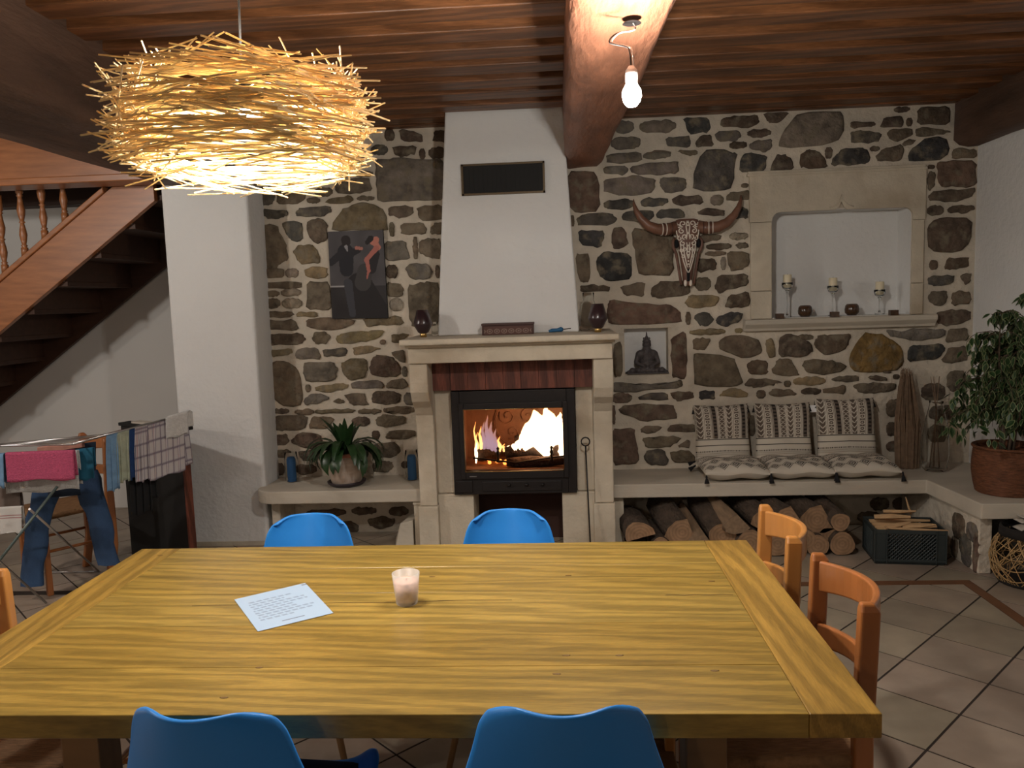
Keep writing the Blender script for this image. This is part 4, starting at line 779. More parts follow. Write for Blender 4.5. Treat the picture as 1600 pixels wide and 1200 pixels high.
build('lid', MB().box((ax.x-.003, 4.881, MZ+.059), (bx2.x+.003, 4.978, MZ+.072)), mat('dark_lid_wood', (.06, .025, .02), .5), cb, bevel=.002)
colgrid('carved_front', 120, 30, lambda u, v: (ax.x+.004+(bx2.x-ax.x-.008)*u, 4.8835, MZ+.002+.054*v), boxcol, 'vpaint', cb)
p = P(873, 515, Y=4.90); tt = thing('blue_lighter', 'blue gripped gas lighter with a thin black nozzle lying on the mantel', 'lighter', (p.x, 4.9, MZ))
x = p.x; mb = MB(); mb.tube([(x-.062, 4.90, MZ+.012), (x-.04, 4.90, MZ+.017), (x-.01, 4.9, MZ+.018), (x+.015, 4.9, MZ+.022), (x+.028, 4.9, MZ+.022)], [.008, .012, .011, .016, .009], 12); build('grip', mb, 'tool', tt)
build('nozzle', MB().tube([(x+.028, 4.9, MZ+.022), (x+.075, 4.9, MZ+.026)], .003, 8), 'black', tt)

# ================================================================== LEFT SHELF OBJECTS
BZ = .408
for u, Y, lab, s_ in ((456, 5.24, 'blue filled glass jar at the left end of the stone shelf', 1), (644, 5.22, 'blue filled glass jar beside the left fireplace leg', 1)):
    p = P(u, 740, Y=Y); t = thing('blue_jar', lab, 'jar', (p.x, Y, BZ), 'blue jars on the left stone shelf')
    build('filling', MB().lathe([(.027, .004), (.030, .012), (.030, .155), (.024, .168), (.001, .17)], (p.x, Y, BZ), 20), 'bluewax', t)
    build('glass_jar', MB().lathe([(.032, 0), (.045, .02), (.048, .08), (.045, .15), (.040, .205), (.038, .205), (.043, .15), (.046, .08), (.043, .022), (.0, .004)], (p.x, Y, BZ), 24), 'thinglass', t)
px_, py_ = -1.43, 5.12
pp = thing('potted_lily', 'dark green leafy plant in a pale weathered clay pot on the left stone shelf', 'potted plant', (px_, py_, BZ))
build('saucer', MB().lathe([(.10, 0), (.125, .018), (.128, .03), (.118, .03), (.11, .012), (0, .010)], (px_, py_, BZ), 32), 'claydark', pp)
build('pot', MB().lathe([(.092, .012), (.10, .03), (.118, .10), (.122, .16), (.116, .205), (.112, .205), (.112, .19), (0, .18)], (px_, py_, BZ), 32), 'clay', pp)
build('rim', MB().lathe([(.116, .200), (.120, .206), (.118, .224), (.108, .226), (.106, .205), (.0, .20)], (px_, py_, BZ), 32), 'clayrim', pp)
def blade(base, az, L_, droop, wd, rise):
    mb = MB(); n = 8; ctr = []
    d = Vector((math.cos(az), math.sin(az), 0)); p = Vector(base); ang = rise
    side = Vector((-math.sin(az), math.cos(az), 0)); vs = []
    for i in range(n+1):
        t = i/n; wv = wd*math.sin(PI*min(1, max(0, (t-.15)/.85)))**.8+.002; up_ = Vector((0, 0, 1))
        nrm = (-d*math.sin(ang)+up_*math.cos(ang))
        vs += [p-side*wv+nrm*wv*.25, p, p+side*wv+nrm*wv*.25]
        p = p+(d*math.cos(ang)+up_*math.sin(ang))*L_/n; ang -= droop/n
    mb.smooth = True; mb.add(vs, [(i*3+a, i*3+a+1, (i+1)*3+a+1, (i+1)*3+a) for i in range(n) for a in (0, 1)]); return mb
for k in range(96):
    az = k*2.399+R.uniform(-.3, .3); inner = R.random(); L_ = R.uniform(.26, .40); rise = R.uniform(.75, 1.3) if inner > .18 else 1.45
    dr_ = R.uniform(2.4, 3.4) if inner > .18 else R.uniform(.3, .9)
    if inner <= .18: L_ *= .8
    if math.sin(az) > .4: L_ *= .8
    r0 = .03; o = build('leaf', blade((px_+r0*math.cos(az), py_+r0*math.sin(az), BZ+.2), az, L_*.92, dr_, R.uniform(.018, .028), rise), 'leafd', pp)

# ================================================================== STAIRS
stc = sroot('stairs', 'reddish wooden staircase rising to the right behind the column', (-3.6, 5.7, 1.5))
A, B = P(0, 518.7, Y=5.25), P(252, 305, Y=5.25); sl = (B.z-A.z)/(B.x-A.x)
U0 = P(0, 433, Y=5.25)
hgt = U0.z-(A.z+sl*(U0.x-A.x))-.035
def zl(x): return A.z+sl*(x-A.x)
X0, X1 = -5.6, -2.45
def slab(y0, y1, lo, hi, xa=X0, xb=X1): return MB().hexa([(xa, y0, zl(xa)+lo), (xb, y0, zl(xb)+lo), (xb, y1, zl(xb)+lo), (xa, y1, zl(xa)+lo), (xa, y0, zl(xa)+hi), (xb, y0, zl(xb)+hi), (xb, y1, zl(xb)+hi), (xa, y1, zl(xa)+hi)])
build('stringer', slab(5.25, 5.295, 0, hgt, X0, -2.66), 'stair', stc, bevel=.003)['label'] = 'glossy outer stringer'
build('base_rail', slab(5.235, 5.31, hgt+.001, hgt+.045, X0, -3.0), 'stair', stc, bevel=.006)
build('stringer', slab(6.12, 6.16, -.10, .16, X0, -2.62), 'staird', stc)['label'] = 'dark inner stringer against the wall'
n = 0; x = -5.4
run, rise = .255, .255*sl
while x < -2.7:
    zt = zl(x)+.18
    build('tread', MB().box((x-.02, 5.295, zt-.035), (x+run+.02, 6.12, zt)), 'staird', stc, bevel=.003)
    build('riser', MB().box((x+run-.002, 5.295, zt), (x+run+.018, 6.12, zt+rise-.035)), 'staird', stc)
    x += run
def baluster(x):
    zb = zl(x)+hgt+.045; H_ = .95
    pr = [(.022, 0), (.022, .10), (.014, .115), (.021, .13), (.013, .145), (.019, .20), (.024, .26), (.019, .33), (.012, .40), (.020, .415), (.012, .43), (.021, .50), (.025, .56), (.018, .64), (.013, .72), (.021, .735), (.014, .75), (.022, .77), (.022, H_)]
    mb = MB(); mb.lathe([(r*1.05, z*.55) for r, z in pr], (x, 5.27, zb-.005), 12); return mb
x = -3.30
for k in range(7):
    mb = baluster(x); lim = 2.72; mb.v = [(a, b, min(c, lim)) for a, b, c in mb.v]; build('baluster', mb, 'stair', stc); x -= .152

# ================================================================== NEST PENDANT
nl = thing('rattan_nest_pendant', 'large round rattan stick nest pendant lamp glowing over the table', 'pendant lamp', tuple(NEST))
mb = MB(); Q = random.Random(3)
def stick(th, r, z, L_, tilt, rad_off, rr):
    c = Vector((r*math.cos(th), r*math.sin(th), z)); t = Vector((-math.sin(th), math.cos(th), 0)); n_ = Vector((math.cos(th), math.sin(th), 0))
    d = (t+n_*rad_off+Vector((0, 0, 1))*tilt).normalized()
    a, b = NEST+c-d*L_/2, NEST+c+d*L_/2
    mb.tube([a, b], rr, 4)
for k in range(860):
    th = Q.uniform(0, 2*PI); z = Q.uniform(-.125, .095); bulge = 1-.9*(z/.34)**2
    r = Q.uniform(.235, .310)*bulge*(.96 if z > .06 else 1)
    stick(th, r, z, Q.uniform(.22, .42), Q.gauss(0, .11), Q.gauss(0, .12), Q.uniform(.0017, .0025))
for k in range(120):   # loose crown on top and wisps underneath
    th = Q.uniform(0, 2*PI); top = Q.random() < .7; z = Q.uniform(.095, .125) if top else Q.uniform(-.155, -.13)
    stick(th, Q.uniform(.17, .28), z, Q.uniform(.12, .22), Q.uniform(-.6, .6) if top else Q.gauss(0, .12), Q.gauss(0, .6), .002)
o = build('woven_sticks', mb, 'rattan', nl); o['kind'] = 'stuff'
mb = MB()
for z, r in ((0, .25), (.09, .22)): mb.tube([NEST+Vector((r*math.cos(a*PI/16), r*math.sin(a*PI/16), z)) for a in range(33)], .002, 5)
for a in range(4):
    d = Vector((math.cos(a*PI/2), math.sin(a*PI/2), 0)); mb.tube([NEST+Vector((0, 0, .10)), NEST+d*.22+Vector((0, 0, .09))], .002, 5)
build('wire_frame', mb, 'wire', nl)
build('cord', MB().tube([NEST+Vector((0, 0, .10)), NEST+Vector((.006, 0, .30)), NEST+Vector((-.004, 0, .5)), NEST+Vector((0, 0, .68))], .003, 6), 'wire', nl)
build('socket', MB().lathe([(.012, 0), (.018, .005), (.018, .05), (.006, .06)], NEST+Vector((0, 0, .045)), 14), 'black', nl)
bl = build('bulb', MB().lathe([(.001, -.035), (.016, -.030), (.027, -.015), (.030, .0), (.027, .018), (.016, .034), (.013, .045)], NEST, 20), 'nestbulb', nl)
bl.visible_shadow = True

# bare bulb
bb = thing('bare_bulb', 'bare lit bulb hanging by its wires from the main beam', 'light bulb', tuple(BULB))
build('glass_globe', MB().lathe([(.001, -.033), (.014, -.030), (.024, -.018), (.029, .0), (.027, .016), (.018, .032), (.016, .036)], BULB, 24), 'bulbw', bb)
build('socket', MB().lathe([(.016, .037), (.018, .04), (.018, .072), (.008, .085)], BULB, 16), 'plasticw', bb)
top = Vector((.255, 2.585, 2.447))
for dx in (0, .007):
    w_ = [BULB+Vector((dx, 0, .08)), BULB+Vector((dx-.005, 0, .13)), Vector((.225+dx, 2.50, 2.345)), Vector((.18+dx, 2.52, 2.365)), Vector((.205+dx, 2.55, 2.40)), Vector((.262, 2.57, 2.415)), top]
    pts = []
    for i in range(len(w_)-1):
        for t in range(5):
            p0, p1, p2, p3 = w_[max(i-1, 0)], w_[i], w_[i+1], w_[min(i+2, len(w_)-1)]; s_ = t/5
            pts.append(.5*((2*p1)+(p2-p0)*s_+(2*p0-5*p1+4*p2-p3)*s_*s_+(3*p1-p0-3*p2+p3)*s_**3))
    build('wire', MB().tube(pts+[top], .0025, 6), 'wire' if dx == 0 else 'plasticw', bb)
build('wire_hole', MB().lathe([(.03, 0), (.02, .006), (.0, .008)], (.255, 2.585, 2.438), 12), 'black', bb)

# ================================================================== TABLE
TX0, TX1, TY0, TY1, TZ = -1.50, .622, 1.53, 2.668, .76
tb = thing('dining_table', 'long solid oak dining table with cross-grain board ends', 'table', ((TX0+TX1)/2, (TY0+TY1)/2, 0))
EW = .142; ys = [TY0, 1.745, 1.985, 2.215, 2.435, TY1]
cols = [(.30, .185, .036), (.28, .17, .032), (.315, .20, .042), (.29, .18, .035), (.31, .195, .04)]
for k in range(5):
    o = build('plank', MB().box((TX0+EW+.001, ys[k]+.0006, TZ-.052), (TX1-EW-.001, ys[k+1]-.0006, TZ)), 'tablew', tb, bevel=.0012, bseg=1); o.color = (*cols[k], 1)
o = build('end_board', MB().box((TX1-EW, TY0, TZ-.052), (TX1, TY1, TZ)), 'tablee', tb, bevel=.003); o.color = (.335, .19, .037, 1)
o = build('end_board', MB().box((TX0, TY0, TZ-.052), (TX0+EW, TY1, TZ)), 'tablee', tb, bevel=.003); o.color = (.315, .185, .037, 1)
build('apron', MB().box((TX0+.22, TY0+.16, TZ-.115), (TX1-.22, TY0+.185, TZ-.053)), 'tabled', tb); build('apron', MB().box((TX0+.22, TY1-.185, TZ-.115), (TX1-.22, TY1-.16, TZ-.053)), 'tabled', tb)
for x in (-1.12, .30):
    for y in (TY0+.13, TY1-.22):
        build('leg', MB().box((x-.045, y, 0), (x+.045, y+.09, TZ-.053)), 'tabled', tb, bevel=.004)
    build('crossbar', MB().box((x-.03, TY0+.22, .10), (x+.03, TY1-.22, .17)), 'tabled', tb, bevel=.004)
# knots and the long check in the top: real fine grooves
for (u0, v0, u1, v1) in ((300, 947, 800, 937), (1040, 930, 1145, 929)):
    a, b_ = P(u0, v0, Z=TZ), P(u1, v1, Z=TZ); nn = 14
    mb = MB(); mb.grid(lambda u, v: tuple(a.lerp(b_, u)+Vector((0, (v-.5)*.0025+.003*math.sin(u*17), .0004))), nn, 1); build('shake_crack', mb, mat('dark_crack', (.05, .025, .01), .9) if 'dark_crack' not in bpy.data.materials else bpy.data.materials['dark_crack'], tb)
kn = mat('wood_knot', (.16, .085, .02), .5)
for u, v in ((1112, 908), (968, 1024), (870, 1053), (1117, 1048), (405, 1043), (675, 901), (888, 899), (885, 1024), (350, 1090), (250, 868)):
    a = P(u, v, Z=TZ); mb = MB(); mb.lathe([(.006, .0002), (.004, .0005), (.001, .0006)], (a.x, a.y, TZ), 9, sx=1.7, sy=.8); build('knot', mb, kn, tb)

# paper
pq = [P(366, 937, Z=TZ+.001), P(403, 987, Z=TZ+.001), P(521, 958, Z=TZ+.001), P(477, 911, Z=TZ+.001)]
def papcol(u, v):
    if u < 0: return (.31, .395, .50)
    if u > .90 and .08 < v < .11 : return (.31, .395, .50)
    L0 = v*30
    if .18 < v < .78 and (L0 % 2) < .8 and .12 < u < .5+.4*abs(math.sin(int(L0/2)*2.3)): 
        return (.21, .26, .33) if (u*80+v*5) % 1 < .75 else (.31, .395, .50)
    if .88 < v < .90 and .35 < u < .65: return (.12, .13, .15)
    if v < .06 and u > .93 and v > .02: return (.2, .21, .25)
    return (.31, .395, .50)
# u along 366->477 direction (top edge), v along from far-left to near
o = colgrid('letter_sheet', 90, 120, lambda u, v: tuple(pq[0].lerp(pq[3], u).lerp(pq[1].lerp(pq[2], u), v)+Vector((0, 0, .0006+.003*max(0, u-.9)*10*.0))), papcol, 'paper', None, tuple(pq[0]))
tag(o, 'white printed sheet of paper lying on the dining table', 'paper')
# candle in a glass
cp = P(634, 947, Z=TZ); cx, cy = cp.x, cp.y+.02
ct = thing('glass_candle', 'pale pink candle in a small frosted glass on the table', 'candle', (cx, cy, TZ+.001))
build('glass', MB().lathe([(.029, 0), (.031, .004), (.039, .088), (.0365, .088), (.029, .008), (.0, .007)], (cx, cy, TZ+.001), 28), 'frost', ct)
build('wax', MB().lathe([(.0275, .009), (.0345, .066), (.010, .064), (.001, .066)], (cx, cy, TZ+.001), 28), 'pinkwax', ct)
build('wick', MB().tube([(cx, cy, TZ+.064), (cx+.002, cy, TZ+.074)], .001, 5), 'wire', ct)

# ================================================================== BLUE CHAIRS
def make_blue():
    t = thing('blue_shell_chair', '', 'chair')
    rows = [(.262, .812, .118), (.258, .795, .140), (.250, .755, .158), (.232, .69, .172), (.212, .62, .192), (.185, .54, .215), (.140, .475, .226), (.06, .445, .230), (-.06, .438, .226), (-.16, .447, .212), (-.205, .447, .19), (-.225, .432, .165)]
    def f(u, v):
        k = v*(len(rows)-1); i = min(int(k), len(rows)-2); s_ = k-i
        y, z, wd = (rows[i][q]*(1-s_)+rows[i+1][q]*s_ for q in range(3)); a = u*2-1
        back = max(0, min(1, (z-.45)/.3))
        yy = y-(.055*back+.02)*a*a*(1 if z > .46 else .0)
        e = max(0, 1-v/.25)**2
        zz = z+(.045*a**4)*(1-back)+e*(.004*a*a-.004-.034*max(0, (abs(a)-.62)/.38)**2)
        return (a*wd, yy, zz)
    build('seat_shell', MB().grid(f, 14, 22), 'blue', t, solid=.011, subd=1, local=True)
    mb = MB(); mb.grid(lambda u, v: ((u*2-1)*.185*(1-.12*(v*2-1)**2), -.19+.30*v, .462+.022*max(0, (1-(u*2-1)**4)*(1-(v*2-1)**4))**.5), 12, 12); mb.box((-.16, -.17, .446), (.16, .09, .463))
    build('seat_pad', mb, 'blackpad', t, local=True)
    for sx in (-1, 1):
        for sy in (-1, 1):
            build('leg', MB().tube([(sx*.10, sy*.09-.01, .432), (sx*.20, sy*.19-.01, .0)], [.016, .010], 10), 'legw', t, local=True)
    build('leg_brace', MB().tube([(-.13, -.12, .30), (.13, .10, .30)], .005, 6).tube([(.13, -.12, .30), (-.13, .10, .30)], .005, 6), 'black', t, local=True)
    return t
b0 = make_blue()
bl = P(490, 802, Z=.805); br = P(797, 794, Z=.808); nlc = P(288, 1118, Z=.848); nr = P(880, 1112, Z=.848)
for k, (p, rz, lab) in enumerate(((bl, .03, 'blue shell chair on the far table side, left one before the stone shelf'), (br, -.03, 'blue shell chair on the far table side, before the stove'),
        (nlc, PI-.10, 'blue shell chair on the near table side, left one seen from behind'), (nr, PI+.02, 'blue shell chair on the near table side, right one seen from behind'))):
    c = b0 if k == 0 else copy_tree(b0); d = Vector((0, .262, 0)); d.rotate(Matrix.Rotation(rz, 3, 'Z').to_euler())
    if k > 1: c.scale = (1.045, 1.045, 1.045)
    c.location = (p.x-d.x, p.y-d.y, 0); c.rotation_euler = (0, 0, rz); c['label'] = lab; c['group'] = 'blue shell chairs round the table'

# ================================================================== WOODEN CHAIRS (facing -X, back at x=0)
def make_wood(mt):
    t = thing('ladder_back_chair', '', 'chair'); W = .185; H_ = .855
    for s_ in (-1, 1):
        y = s_*W
        mb = MB(); pr = [(-.035, 0), (.0, .2), (.0, .45), (-.0, .52), (.012, H_-.02), (.006, H_)]
        vs = []
        for q, (x, z) in enumerate(pr):
            hw = .024 if q < 5 else .016; hy = .0165 if q < 5 else .010; x -= .012
            vs += [(x-hw, y-hy, z), (x+hw, y-hy, z), (x+hw, y+hy, z), (x-hw, y+hy, z)]
        fs = [(i*4+j, i*4+(j+1) % 4, (i+1)*4+(j+1) % 4, (i+1)*4+j) for i in range(len(pr)-1) for j in range(4)]+[(3, 2, 1, 0), tuple(4*(len(pr)-1)+j for j in range(4))]
        mb.add(vs, fs); build('rear_leg', mb, mt, t, bevel=.007, bseg=3, local=True)
        build('front_leg', MB().box((-.40, y*1.08-.016, 0), (-.368, y*1.08+.016, .44)), mt, t, bevel=.006, local=True)
        build('side_rail', MB().tube([(-.385, y, .25), (-.03, y, .25)], .009, 8), mt, t, local=True)
    def rail(z0, z1, bow, x0):
        mb = MB(); N_ = 14; vs = []
        for i in range(N_+1):
            a = -1+2*i/N_; y = a*(W-.01); b = bow*(1-a*a); x = x0+b
            arch = .02*(1-a*a)
            vs += [(x-.010, y, z0+arch*.8), (x+.010, y, z0+arch*.8), (x+.010, y, z1+arch*.2), (x-.010, y, z1+arch*.2)]
        fs = [(i*4+j, i*4+(j+1) % 4, (i+1)*4+(j+1) % 4, (i+1)*4+j) for i in range(N_) for j in range(4)]+[(3, 2, 1, 0), tuple(4*N_+j for j in range(4))]
        mb.add(vs, fs); return mb
    build('back_rail', rail(.745, .835, .075, -.002), mt, t, bevel=.006, bseg=3, local=True)
    build('back_rail', rail(.585, .655, .062, -.01), mt, t, bevel=.006, bseg=3, local=True)
    build('stretcher', MB().tube([(-.02, -W, .3), (-.02, W, .3)], .009, 8), mt, t, local=True)
    build('stretcher', MB().tube([(-.385, -W, .32), (-.385, W, .32)], .009, 8), mt, t, local=True)
    build('seat', MB().grid(lambda u, v: (-.41+.40*u, (v*2-1)*(.205-.02*u), .452-.012*math.sin(PI*u)*math.sin(PI*v)), 12, 12), 'rush', t, solid=.03, local=True)
    return t
wa = make_wood('chairw'); wa.location = (.708, 2.585, 0); wa.rotation_euler = (0, 0, -.03)
tag(wa, 'honey coloured wooden chair at the right table end, farther one beside the firewood', 'chair', 'wooden chairs at the table ends')
wb = make_wood('chairr'); wb.location = (.725, 2.052, 0); wb.rotation_euler = (0, 0, -.01)
tag(wb, 'reddish wooden chair at the right table end, nearer one', 'chair', 'wooden chairs at the table ends')
wc = copy_tree(wa); wc.location = (-1.60, 2.10, 0); wc.rotation_euler = (0, 0, PI)
pw = P(6, 895, Z=.84); wc.location = (-1.675, 2.01, 0)
tag(wc, 'honey coloured wooden chair at the left end of the table, cut by the picture edge', 'chair', 'wooden chairs at the table ends')

# ================================================================== FIREWOOD
def log(u, v, rpx, kind, dx, dz, lab, Y=4.72, L_=.42, rot=0, grp='firewood under the stone bench', mt=None):
    c = P(u, v, Y=Y); r = rpx/262; n_ = 18; prof = []
    for i in range(n_):
        a = 2*PI*i/n_+rot; rr = r*(1+.06*math.sin(3*a+u)+R.uniform(-.03, .03)); x, z = rr*math.cos(2*PI*i/n_), rr*math.sin(2*PI*i/n_)
        prof.append((x, z))
    if kind == 'half': prof = [(x, max(z, -.12*r)) if True else 0 for x, z in prof]
    if kind == 'flat': prof = [(x, z*.62) for x, z in prof]
    if kind == 'wedge': prof = [(-r, -.5*r), (-.3*r, -.75*r), (.5*r, -.7*r), (r, -.4*r), (.55*r, .2*r), (.1*r, .85*r), (-.5*r, .6*r), (-.9*r, .1*r)]
    cs, sn = math.cos(rot), math.sin(rot); prof = [(x*cs-z*sn, x*sn+z*cs) for x, z in prof]; n_ = len(prof); hi = max(z for _, z in prof); c.z = min(c.z, .312-hi); c.z = max(c.z, -min(z for _, z in prof)+.003); dz = min(dz, .312-hi-c.z)
    t = thing('firewood_log', lab, 'log', (c.x, c.y, c.z), grp)
    body = MB(); K = 5; vs = []
    for k in range(K+1):
        q = k/K
        for x, z in prof: vs.append((c.x+x*(1-.06*q)+dx*q+R.uniform(-.002, .002), c.y+L_*q, max(.006, c.z+z*(1-.06*q)+dz*q+R.uniform(-.002, .002))))
    body.smooth = True; body.add(vs, [(k*n_+i, k*n_+(i+1) % n_, (k+1)*n_+(i+1) % n_, (k+1)*n_+i) for k in range(K) for i in range(n_)]); body.smooth = False
    body.add([vs[K*n_+i] for i in range(n_)], [list(range(n_))])
    build('bark', body, 'logbark' if mt is None else mt, t)
    e = MB(); e.add([(p[0], p[1]-.001, p[2]) for p in vs[:n_]], [list(range(n_))[::-1]]); build('cut_end', e, 'logend' if mt is None else 'split', t)
L_ = [(1000, 838, 24, 'half', -.03, .0, 'split half log with pale sawn end beside the fireplace, leftmost in the pile'),
 (1066, 832, 27, 'wedge', -.07, .10, 'grey weathered wedge log leaning left, second from the fireplace'),
 (1033, 858, 17, 'round', .0, .0, 'small log with pale end at the floor near the fireplace'),
 (1098, 850, 20, 'wedge', -.06, .09, 'dark split log leaning between the grey wedge and the brown log'),
 (1130, 838, 22, 'round', -.07, .12, 'brown barked log leaning left in the middle of the pile'),
 (1152, 820, 20, 'wedge', -.08, .13, 'pale split log with a clean face high in the middle of the pile'),
 (1172, 858, 22, 'round', .0, .0, 'log end low behind the honey wooden chair'),
 (1196, 812, 22, 'wedge', -.06, .05, 'dark split log high behind the honey chair top'),
 (1232, 808, 26, 'wedge', -.07, .10, 'wide dark wedge log under the bench, right of the chair post'),
 (1215, 855, 20, 'round', .0, .0, 'log seen through the honey chair back'),
 (1277, 812, 29, 'wedge', -.09, .08, 'big grey brown wedge log left of the topmost round log'),
 (1258, 843, 17, 'round', -.0, .0, 'flat dark log in the lower right of the pile'),
 (1313, 816, 14.5, 'round', -.03, .06, 'small round log with pale sawn end, topmost at the right of the pile'),
 (1297, 837, 20, 'flat', -.02, .02, 'flattened oval log below the topmost round log'),
 (1278, 866, 17, 'round', .0, .0, 'log on the floor behind the reddish chair'),
 (1316, 861, 19, 'round', .0, .0, 'pink ended round log on the floor beside the crate'),
 (1245, 870, 15, 'round', .0, .0, 'log on the floor beside the chairs, low in the pile')]
for k, (u, v, r, kd, dx, dz, lab) in enumerate(L_): log(u, v, r, kd, dx, dz, lab, Y=4.74+(.05 if k % 3 == 1 else 0), rot={'wedge': R.uniform(-.5, .2), 'half': .25}.get(kd, 0), mt='split' if k in (3, 5) else None)

# crate
FL, FR = Vector((1.80, 4.585, 0)), Vector((2.19, 4.535, 0)); cx_ = (FL+FR)/2; rz = math.atan2(FR.y-FL.y, FR.x-FL.x)
cr = thing('plastic_crate', 'dark green plastic crate with lattice sides full of kindling', 'crate', tuple(cx_), None, rz); W, D_, H_ = .195, .29, .205
def cbx(name, a, b, bv=.003): return build(name, MB().box(a, b), 'crate', cr, bevel=bv, local=True)
cbx('crate_base', (-W, 0, .008), (W, D_, .02)); cbx('foot_rail', (-W+.01, .005, 0), (W-.01, .03, .008)); cbx('foot_rail', (-W+.01, D_-.03, 0), (W-.01, D_-.005, .008))
for y in (0, D_-.012): cbx('top_rim', (-W, y, H_-.025), (W, y+.012, H_)); cbx('bottom_rim', (-W, y, .008), (W, y+.012, .03))
for x in (-W, W-.012): cbx('top_rim', (x, .012, H_-.025), (x+.012, D_-.012, H_)); cbx('bottom_rim', (x, .012, .008), (x+.012, D_-.012, .03))
for x0, x1 in ((-W, -W+.065), (W-.055, W)): cbx('corner_panel', (x0, .001, .03), (x1, .011, H_-.025)); cbx('corner_panel', (x0, D_-.011, .03), (x1, D_-.001, H_-.025))
for x in (-W+.066, W-.058, -W-.0, W-.006): cbx('rib', (x-.003, -.006, .008), (x+.004, .001, H_))
for x in (-W, W-.010): cbx('corner_panel', (x, .012, .03), (x+.010, .05, H_-.025)); cbx('corner_panel', (x, D_-.05, .03), (x+.010, D_-.012, H_-.025))
mb = MB(); a0, a1, z0, z1 = -W+.065, W-.055, .03, H_-.025
for sg in (1, -1):
    k = -.2
    while k < .5:
        pts = []
        for q in range(2): pass
        xa, xb = a0+k, a0+k+(z1-z0)
        if sg < 0: xa, xb = xb, xa
        p_, q_ = Vector((xa, 0, z0)), Vector((xb, 0, z1)); d = q_-p_; t0, t1 = 0, 1
        for lo, hi in ((a0, a1),):
            if d.x > 0: t0 = max(t0, (lo-p_.x)/d.x); t1 = min(t1, (hi-p_.x)/d.x)
            else: t0 = max(t0, (hi-p_.x)/d.x); t1 = min(t1, (lo-p_.x)/d.x)
        if t1 > t0:
            for yy in (.006, D_-.006): mb.tube([p_+d*t0+Vector((0, yy, 0)), p_+d*t1+Vector((0, yy, 0))], .0032, 4)
        k += .022
    k = -.2
    while k < .35:
        ya, yb = .05+k, .05+k+(z1-z0)
        if sg < 0: ya, yb = yb, ya
        p_, q_ = Vector((0, ya, z0)), Vector((0, yb, z1)); d = q_-p_; t0, t1 = 0, 1
        if d.y > 0: t0 = max(t0, (.05-p_.y)/d.y); t1 = min(t1, (D_-.05-p_.y)/d.y)
        else: t0 = max(t0, (D_-.05-p_.y)/d.y); t1 = min(t1, (.05-p_.y)/d.y)
        if t1 > t0:
            for xx in (-W+.005, W-.005): mb.tube([p_+d*t0+Vector((xx, 0, 0)), p_+d*t1+Vector((xx, 0, 0))], .0032, 4)
        k += .022
o = build('lattice', mb, 'crate', cr, local=True); o['kind'] = 'stuff'
def kstick(a, b, w_, lab, loc=True):
    mm = Matrix.Rotation(rz, 3, 'Z'); a, b = (cx_+mm@Vector(a), cx_+mm@Vector(b)); mb = MB(); mb.tube([a, a.lerp(b, .5)+Vector((0, 0, R.uniform(-.003, .003))), b], [w_, w_*1.1, w_*.5], 4, flat=.55)
    tag(build('kindling_stick', mb, 'kind', org=tuple(a)), lab, 'kindling', 'kindling in the green crate')
kstick((-.13, .02, .215), (.01, .06, .235), .022, 'pale kindling stick lying across the left front rim of the crate')
kstick((-.04, .035, .215), (.14, .03, .232), .020, 'pale kindling stick with a square end across the right front rim of the crate')
kstick((-.12, .012, .212), (.20, .012, .205), .014, 'thin kindling stick lying along the front rim of the crate')
kstick((-.16, .16, .235), (.03, .12, .25), .030, 'broad brown kindling piece at the back left of the crate')
kstick((-.10, .20, .26), (.07, .16, .275), .020, 'kindling piece on top of the pile at the back of the crate')
kstick((.055, .20, .245), (.03, .22, .345), .010, 'thin kindling stick standing upright at the back of the crate')
for k in range(4): kstick((-.17, .06+.06*k, .185), (.17, .05+.06*k, .19+.01*R.random()), .026, ('front','second','third','hindmost')[k]+' of the broad kindling pieces buried level with the crate rim')

# woven waste basket under the bench corner
wx, wy = 2.475, 4.26
wbk = thing('straw_basket', 'open woven straw basket with black bands holding papers, under the bench corner', 'basket', (wx, wy, 0))
def brad(z): return .130+.050*math.sin(PI*min(1, max(0, z/.27)))**.8
mb = MB(); Q = random.Random(11)
for k in range(64):
    a0 = 2*PI*k/64; sw = Q.choice((-1, 1))*Q.uniform(.5, 1.6); pts = []
    for q in range(12):
        z = .02+.25*q/11; a = a0+sw*q/11; r = brad(z)+.003*math.sin(q*1.7+k); pts.append((wx+r*math.cos(a), wy+r*math.sin(a), z))
    mb.tube(pts, Q.uniform(.0018, .003), 4)
for z in (.05, .11, .17, .22):
    mb.tube([(wx+brad(z)*math.cos(a*PI/16), wy+brad(z)*math.sin(a*PI/16), z+.012*math.sin(a*.9)) for a in range(33)], .003, 5)
o = build('straw_netting', mb, 'straw', wbk); o['kind'] = 'stuff'
build('black_rim', MB().lathe([(brad(.26)+.002, .262), (.140, .283), (.135, .312), (.128, .312), (.131, .283), (brad(.26)-.006, .262)], (wx, wy, 0), 32), 'blackrope', wbk)
build('black_base', MB().lathe([(.115, 0), (.14, .004), (.147, .022), (.135, .024), (.0, .02)], (wx, wy, 0), 32), 'blackrope', wbk)
for k in range(3):
    x0 = wx-.07+.025*k; mb = MB(); mb.grid(lambda u, v: (x0+.13*u, wy-.05+.04*k+.08*v, .30+.018*k+.015*math.sin(3*u+k)), 8, 4)
    tag(build('folded_newspaper', mb, 'newsp', org=(x0, wy, .3), solid=.006), ('lowest folded newspaper', 'middle folded newspaper', 'topmost folded newspaper')[k]+' in the straw basket under the bench', 'newspaper', 'newspapers in the basket')

